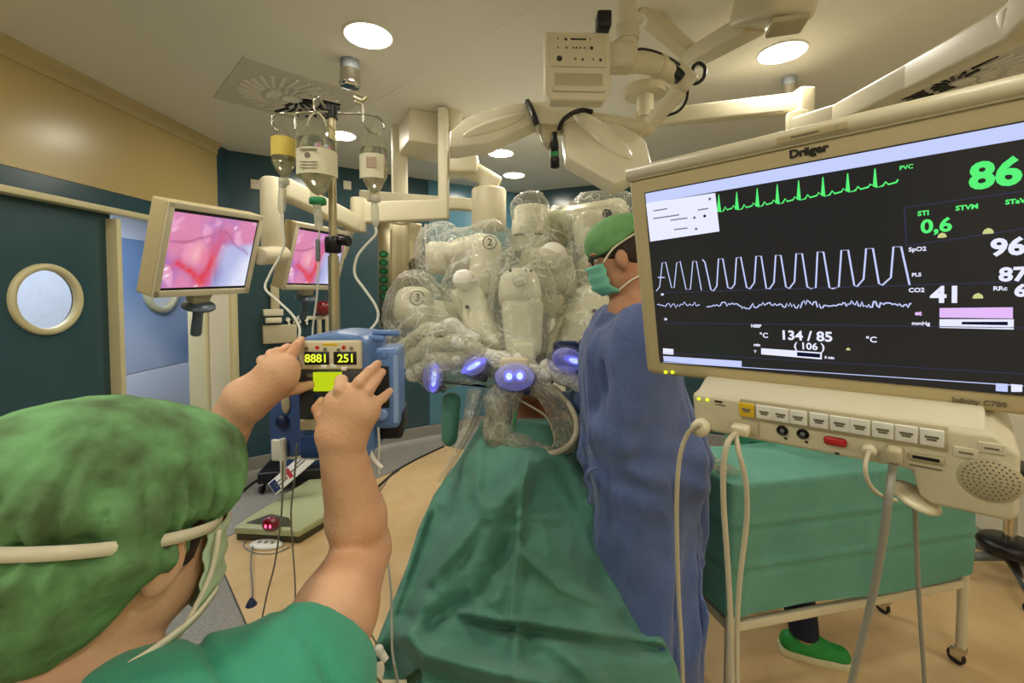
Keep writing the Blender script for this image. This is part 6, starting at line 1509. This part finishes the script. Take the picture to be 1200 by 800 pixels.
for dz in (.41, .43, .58, .62, .66): put('label_line', MB().box(tuple(top2 + V(0, -r2 * 1.018, -H2 * dz)), (r2 * (.9 if dz != .39 else .6), .0012, .0012)), M_['ink_grey'], b2)
b3, top3, r3, H3 = bottle('infusion bottle with a white label, rightmost of the three on the pole', 438, 160, 228, 16, .97, [(.34, .74, M_['label'], -1.0, 1.3)], M_['tubing'], '')
put('label_patch', MB().box(tuple(top3 + V(.004, -r3 * 1.02, -H3 * .50)), (r3 * .7, .0015, .022)), mat('pinkish_print', (186, 160, 140), .6), b3)
def line(lb, pts, r, chamber, m='tubing', extra=None):
    t = thing('infusion_line', lb, 'tubing', W(*pts[-1]))
    (ax, ay, ad), (bx_, by_, bd) = chamber; A, B = W(ax, ay, ad), W(bx_, by_, bd)
    L = (B - A).length
    put('drip_chamber', MB().lathe([(.004, 0), (.0065, .003), (.0075, .01), (.0085, L * .4), (.0080, L * .85), (.004, L)], A, B - A, 18), M_['tubing'], t)
    put('chamber_cap', MB().lathe([(.006, -.012), (.008, -.010), (.008, .002), (.005, .004)], A, B - A, 16), M_['white'], t)
    put('tube', MB().tube([B] + [W(*p) for p in pts], r, 8), M_[m], t); return t
M_['tube_w'] = mat('milky_tubing', (226, 226, 214), .35)
line('infusion line from the leftmost bottle curling behind the raised hand to the pumps', [(330, 262, .95), (333, 285, .95), (328, 300, .95), (316, 322, .94), (311, 338, .93), (325, 352, .92), (342, 368, .91), (351, 384, .90), (350, 400, .89)], .0026, ((331, 218, .95), (330, 250, .95)), 'tube_w')
t = line('infusion line falling straight from the middle bottle past the pole', [(373, 300, .92), (372, 340, .91), (367, 380, .90), (366, 400, .89)], .0022, ((372, 242, .91), (374, 270, .915)))
put('flow_sensor', MB().box((0, 0, 0), (.008, .008, .045), Matrix.Translation(W(372.5, 293, .918)), .002), M_['grey'], t)
line('infusion line from the rightmost bottle curving out over the teal wall to the pumps', [(440, 275, .97), (428, 288, .97), (418, 302, .97), (416, 322, .97), (428, 340, .97), (440, 358, .97), (443, 372, .97), (436, 384, .96), (422, 394, .94)], .0030, ((439, 236, .97), (440, 266, .97)), 'tube_w')
# pump with the displays
PY = .80
def PF(px, py, y=PY): return W(px, py, y)
AM = frame(PF(350, 399), PF(424, 398.5) - PF(350, 399)); k_ = PY / FPX
aw, ah = 74 * k_, 107 * k_
pa = thing('infusion_pump', 'blue infusion pump with yellow digit displays and a lime screen', 'infusion pump', AM)
put('shell', MB().prism([(-.006, .004, -ah - .055), (-.006, .004, -.004), (.012, .004, .008), (aw * .5, .004, .013), (aw - .008, .004, .009), (aw + .008, .004, -.004), (aw + .008, .004, -ah - .055)], (0, .13, 0), None, .008, 3), M_['blue_pump'], pa, False)
put('face_upper', MB().box((aw / 2, 0, -ah * .16), (aw, .012, ah * .32), None, .004), M_['cream2'], pa, False)
fm = put('face_panel', MB().box((aw / 2, .001, -ah * .595), (aw, .011, ah * .545), None, .003), M_['grey'], pa, False); fm['label'] = 'dark grey key panel'
fm.data.materials.clear(); fm.data.materials.append(mat('dark_grey_panel', (64, 66, 68), .4))
put('face_lower', MB().box((aw / 2, 0, -ah * .93), (aw, .012, ah * .125), None, .004), M_['cream2'], pa, False)
put('lower_shell', MB().box((aw / 2, .0, -ah - .028), (aw, .012, .044), None, .005), mat('deep_blue_shell', (52, 84, 150), .35), pa, False)
def ploc(px, py): return local(AM, px, py, -.006)
def pq(name, x0, y0, x1, y1, m, d=.0015, parent=pa):
    (a, b), (c, e) = ploc(x0, y0), ploc(x1, y1); return put(name, MB().box(((a + c) / 2, -.006, (b + e) / 2), (abs(c - a), d * 2, abs(b - e)), None, .0006, 1), m, parent, False)
M_['seg'] = emission('yellow_digits', (226, 236, 60), .7); M_['lcd'] = emission('lime_lcd', (206, 226, 30), .5)
dl = pq('digit_display', 357, 412, 386, 427, M_['black']); dr_ = pq('digit_display', 391, 412, 418, 427, M_['black'])
for s_, px, par in (('8881', 371, dl), ('251', 406, dr_)):
    x, z = ploc(px, 420); text('digits', s_, 13.5 * k_, M_['seg'], par, face_M(x, z, -.0078), bold=.0004)
pq('lcd', 367, 436, 401, 458, M_['lcd'])
for px, py in ((359, 408), (372, 407), (381, 409), (397, 410), (403, 407), (412, 408)):
    x, z = ploc(px, py); put('symbol', MB().cyl((x, -.006, z), (x, -.0075, z), .0035, seg=12), M_['red'] if px in (372, 403) else M_['ink_grey'], pa, False)
pq('print_line', 378, 402, 396, 405, M_['yellow_plastic'], .0006)
for px, py in ((380, 429.5), (391, 429), (403, 432), (363, 440), (363, 448), (363, 456), (372, 464), (381, 465), (390, 466)):
    pq('key', px - 3.4, py - 2.2, px + 3.4, py + 2.2, M_['white'] if py < 435 else (M_['blue_dark'] if py > 460 else M_['ink_grey']), .0012)
put('vent_bolt', MB().cyl((aw + .001, .06, .008), (aw + .05, .07, .006), .006, seg=16), M_['blue_pump'], pa, False)
# pump on the right, its side to the viewer
BMt = frame(W(425, 409, .84), (1, .10, 0)); kb = .84 / FPX; bw, bh = 41 * kb, 95 * kb
pb = thing('infusion_pump', 'blue infusion pump seen on its dark side panel, right of the one with displays', 'infusion pump', BMt)
put('shell', MB().box((bw / 2, .045, -bh / 2), (bw, .10, bh), None, .010, 3), M_['blue_pump'], pb, False)
put('shell_rib', MB().box((bw * .30, -.004, -bh * .07), (bw * .16, .006, bh * .10), None, .003).box((bw * .62, -.004, -bh * .07), (bw * .2, .006, bh * .10), None, .003), M_['blue_pump'], pb, False)
put('recess', MB().box((bw * .40, -.005, -bh * .47), (bw * .70, .003, bh * .52), None, .001), mat('recess_black', (24, 24, 26), .45), pb, False)
kn_ = put('knob', MB().cyl((bw * .55, -.004, -bh * .80), (bw * .55, -.016, -bh * .80), .011, seg=18, bevel=.003).box((bw * .34, -.008, -bh * .84), (bw * .5, .008, .014), None, .003), mat('light_blue_knob', (128, 160, 208), .3), pb, False)
put('bright_edge', MB().cyl((bw - .006, .0, -.012), (bw - .006, .0, -bh + .012), .006, seg=12), mat('pale_blue_edge', (140, 170, 214), .3), pb, False)
put('battery_pack', MB().box((bw * .55, .075, -bh - .005), (bw * .95, .09, .055), None, .008), M_['black'], pb, False)
put('carry_bar', MB().tube([(-.01, .02, .016), (.01, .01, .020), (.038, .01, .018)], .0065, 12), M_['blue_pump'], pb, False)
put('strap', MB().tube([W(431, 500, .83), W(431, 515, .825), W(433, 530, .82), (W(440, 541, .82)), W(448, 548, .82)], [.006, .006, .0055, .005, .004], 8), M_['white'], pb)
put('lead', MB().tube([W(443, 500, .84), W(444, 520, .84), W(443, 540, .84), W(444, 556, .84)], .0025, 8), M_['tube_w'], pb)
# tall blue unit on the left of the stack
CMt = frame(W(313, 416, .93), (1, -.10, 0)); kc = .93 / FPX; cw, ch_ = 44 * kc, 118 * kc
pc = thing('infusion_pump', 'dark blue pump unit with an oval window and white lower end, leftmost pump', 'infusion pump', CMt)
M_['blue_c'] = mat('slate_blue_shell', (66, 92, 148), .38)
put('shell', MB().prism([(0, 0, -ch_ * 1.06), (0, 0, -.01), (.012, 0, 0), (cw * 1.4, 0, 0), (cw * 1.4, 0, -ch_ * .98)], (0, .10, 0), None, .008, 3), M_['blue_c'], pc, False)
put('window', MB().ball((0, 0, 0), (.010, .004, .022), 18, Matrix.Translation((cw * .52, -.002, -ch_ * .48))), M_['cream_dark'], pc, False)
put('lock_knob', MB().lathe([(.014, 0), (.014, .006), (.009, .010), (0, .010)], (cw * .42, 0, -ch_ * .66), (0, -1, 0), 20), M_['blue_dark'], pc, False)
put('white_end', MB().box((cw * .32, -.003, -ch_ * .95), (cw * .42, .008, ch_ * .22), None, .004), M_['white'], pc, False)
put('syringe', MB().cyl((cw * .48, -.010, -ch_ * .82), (cw * .48, -.010, -ch_ * 1.22), .006, seg=14), M_['tube_w'], pc, False)
put('black_slot', MB().box((cw * .86, -.003, -ch_ * .14), (.010, .004, .012), None, .002), M_['black'], pc, False)
put('foot_rail', MB().box((cw * .8, .03, -ch_ * 1.03), (cw * 1.1, .05, .012), None, .004), M_['white'], pc, False)
# lines dropping from the pumps towards the floor console
def cable(lb, pts, r, m='tubing', name='cable', floor_=False):
    P = [p if isinstance(p, Vector) else W(*p) for p in pts]
    return tag(put(name, MB().tube(P, r, 8), M_[m]), lb, 'cable')
cable('clear line hanging from the left pump past the white card', [(331, 540, .90), (331, 580, .91), (329, 610, .93), (322, 660, .95), (312, 700, .97), (304, 745, .98), (300, 790, 1.0)], .0020, 'lead_grey', 'infusion_line')
cable('second clear line hanging from the pump just right of the first', [(348, 520, .80), (345, 560, .84), (341, 600, .88), (343, 640, .92), (346, 690, .94), (346, 760, .96)], .0018, 'lead_grey', 'infusion_line')

# ------------------------------------------------------------------ floor console with red light, card, cables
fl_, fr_ = G(277, 633), G(350, 637); dx_ = (fr_ - fl_).normalized(); KM = frame(fl_, dx_); kw = (fr_ - fl_).length
con = thing('floor_console', 'low olive green console with a red lit dome on the floor at left', 'console', KM)
M_['olive'] = mat('pale_olive_shell', (176, 180, 136), .35, coat=.2); M_['olive_dark'] = mat('dark_olive_base', (70, 68, 44), .4)
kd = .86
put('base', MB().prism([(0, 0, .002), (kw * 1.02, 0, .002), (kw * 1.28, .35, .002), (kw * 1.28, kd, .002), (0.10, kd, .002), (0, .12, .002)], (0, 0, .045), None, .008), M_['olive_dark'], con, False)
put('shell', MB().prism([(-.01, -.01, .045), (kw * 1.02, -.01, .045), (kw * 1.30, .34, .045), (kw * 1.30, kd, .045), (.09, kd, .045), (-.01, .12, .045)], (0, 0, .05), None, .016, 3), M_['olive'], con, False)
put('front_slope', MB().prism([(0, -.012, .05), (kw * .98, -.012, .05), (kw * .72, .06, .135), (kw * .42, .07, .15), (0.04, .05, .10)], (0, .03, -.01), None, .006), M_['olive_dark'], con, False)
rd = put('red_dome', MB().ball((0, 0, 0), (.062, .035, .05), 22, Matrix.Translation((kw * .56, .0, .125))), mat('red_lens', (120, 8, 30), .12, coat=.6), con, False)
M_['red_led'] = emission('red_led_digits', (255, 70, 110), 2.5)
put('red_digit', MB().box((kw * .53, -.033, .125), (.014, .004, .022), None, .003).box((kw * .60, -.033, .125), (.012, .004, .022), None, .003), M_['red_led'], rd, False)
t = thing('foot_switch', 'flat white oval plate with a looped cord in front of the olive floor console', 'foot switch', G(313, 640))
fsM = frame(G(312, 640), dx_)
put('plate', MB().lathe([(0, .028), (.09, .026), (.115, .016), (.11, .004), (0, .003)], (0, 0, 0), (0, 0, 1), 28, fsM @ Matrix.Diagonal((1, .5, 1, 1))), M_['white'], t)
for k in (-1, 0, 1): put('pedal_mark', MB().box((k * .045, -.002, .029), (.02, .02, .003), fsM, .001), M_['ink_grey'], t)
put('cord', MB().tube([G(288, 632, .01), G(286, 640, .008), G(300, 648, .006), G(322, 648, .006), G(340, 640, .01)], .005, 8), M_['lead_grey'], t)
cd = thing('instruction_card', 'white printed card with red and blue marks leaning on the back of the olive console', 'card', KM @ V(.40, .58, .10))
ca_, cb_ = W(323, 580, 3.26), W(372, 537, 3.40); cM = frame(ca_, cb_ - ca_, (0, -.75, .66))
cl_ = (cb_ - ca_).length; cwid = .12
put('sheet', MB().box((cl_ / 2, cwid / 2, 0), (cl_, cwid, .008), cM, .003), M_['white'], cd)
for fx, fy, sx, sy, m in ((.08, .5, .05, .10, 'blue_dark'), (.22, .35, .10, .012, 'ink_grey'), (.22, .6, .10, .012, 'ink_grey'), (.42, .3, .03, .03, 'red'), (.42, .55, .03, .03, 'red'), (.42, .78, .03, .03, 'red'), (.52, .5, .06, .012, 'ink_grey'), (.75, .5, .12, .012, 'ink_grey'), (.75, .7, .12, .012, 'ink_grey')):
    put('print', MB().box((cl_ * fx, cwid * fy, .005), (sx, sy, .002), cM), M_[m], cd)
t = thing('cable_bulb', 'dark blue teardrop bulb on a thin wire standing on the floor below the console', 'cable bulb', G(295, 735))
pb_ = W(295, 718, 2.35)
put('bulb', MB().lathe([(0, 0), (.022, .008), (.042, .035), (.040, .06), (.022, .10), (.006, .125)], W(295, 727, 2.30), (0, 0, 1), 20), M_['blue_dark'], t)
put('bulb_eye', MB().ball(W(296, 717, 2.255), (.009, .004, .016), 12), M_['white'], t)
put('wire', MB().tube([G(296, 640, .02), W(294, 660, 2.6), W(296, 690, 2.4), W(295, 706, 2.3)], .004, 8), M_['grey'], t); put('wire', MB().tube([W(295, 727, 2.30), W(295, 738, 2.2), W(294, 760, 2.05), G(292, 800, .01)], .006, 8), M_['grey'], t)
t = thing('equipment_base', 'dark wheeled equipment base on the grey floor behind the blue pumps', 'equipment base', G(326, 578))
eM = frame(G(326, 578), (1, .2, 0))
put('deck', MB().box((.10, .2, .13), (.52, .40, .10), eM, .02), M_['black'], t); put('body', MB().box((.16, .25, .36), (.34, .30, .40), eM, .02), M_['blue_c'], t)
for x, y in ((-.13, .03), (.33, .03), (.33, .37), (-.13, .37)): castor(t, eM @ V(x, y, 0), .04)
cable('dark cable running along the grey floor from the equipment base to the door jamb', [G(262, 585, .008), G(278, 580, .008), G(296, 566, .01), G(306, 560, .03)], .010, 'rubber')
cable('black cable along the seam of the beige floor towards the table', [G(520, 523, .008), G(492, 536, .008), G(465, 551, .008), G(452, 562, .008), G(441, 572, .02)], .010, 'rubber')
cable('thin brown wire branching on the beige floor below the seam', [G(468, 551, .006), G(456, 560, .006), G(449, 570, .006), G(443, 576, .02)], .005, 'ink_grey')
cc = put('cable_connector', MB().box((0, 0, 0), (.05, .12, .05), frame(G(442, 579, .03), (1, .35, 0)), .015), M_['black']); tag(cc, 'black cable connector lying on the beige floor left of the table drape', 'connector')
cable('thin pale tube running from the black connector down the left edge of the table drape', [G(445, 586, .02), W(452, 610, 1.9), W(454, 650, 1.55), W(458, 690, 1.30), W(459, 730, 1.16), W(460, 765, 1.08), W(466, 800, 1.02), W(470, 840, 1.0)], .0035, 'lead_grey')
cable('thin pale tube crossing the gap to the syringe hub by the white sheet', [(424, 728, 1.0), (432, 738, 1.02), (440, 752, 1.04), (446, 762, 1.05)], .0022, 'lead_grey')
hb_ = put('syringe_hub', MB().cyl(W(443, 760, 1.03), W(453, 774, 1.02), .010, .008, 14, bevel=.002).ball(W(444, 761, 1.022), .011, 12), M_['white']); tag(hb_, 'small white syringe hub at the lower left corner of the table drape', 'syringe hub')
g = []
for i in range(9):
    g.append([W(404 + 44 * j / 8 + 3 * math.sin(i), 774 + i * 6 + 2 * math.cos(j), 1.02 + .015 * math.sin(j * 1.3 + i * .7) - i * .006) for j in range(9)])
sh = put('white_sheet', MB().grid(g), M_['tape']); sh.modifiers.new('thick', 'SOLIDIFY').thickness = .003; tag(sh, 'corner of a white sheet at the lower left of the green table drape', 'sheet')
cable('thick black cable over the white sheet at the bottom edge', [(408, 764, .95), (415, 776, .95), (424, 788, .95), (436, 803, .95), (446, 830, .95)], .0045, 'rubber')
cable('brown cable beside the black one over the white sheet at the bottom edge', [(411, 768, .96), (424, 780, .96), (440, 793, .96), (452, 808, .96), (460, 830, .96)], .0028, 'ink_grey')
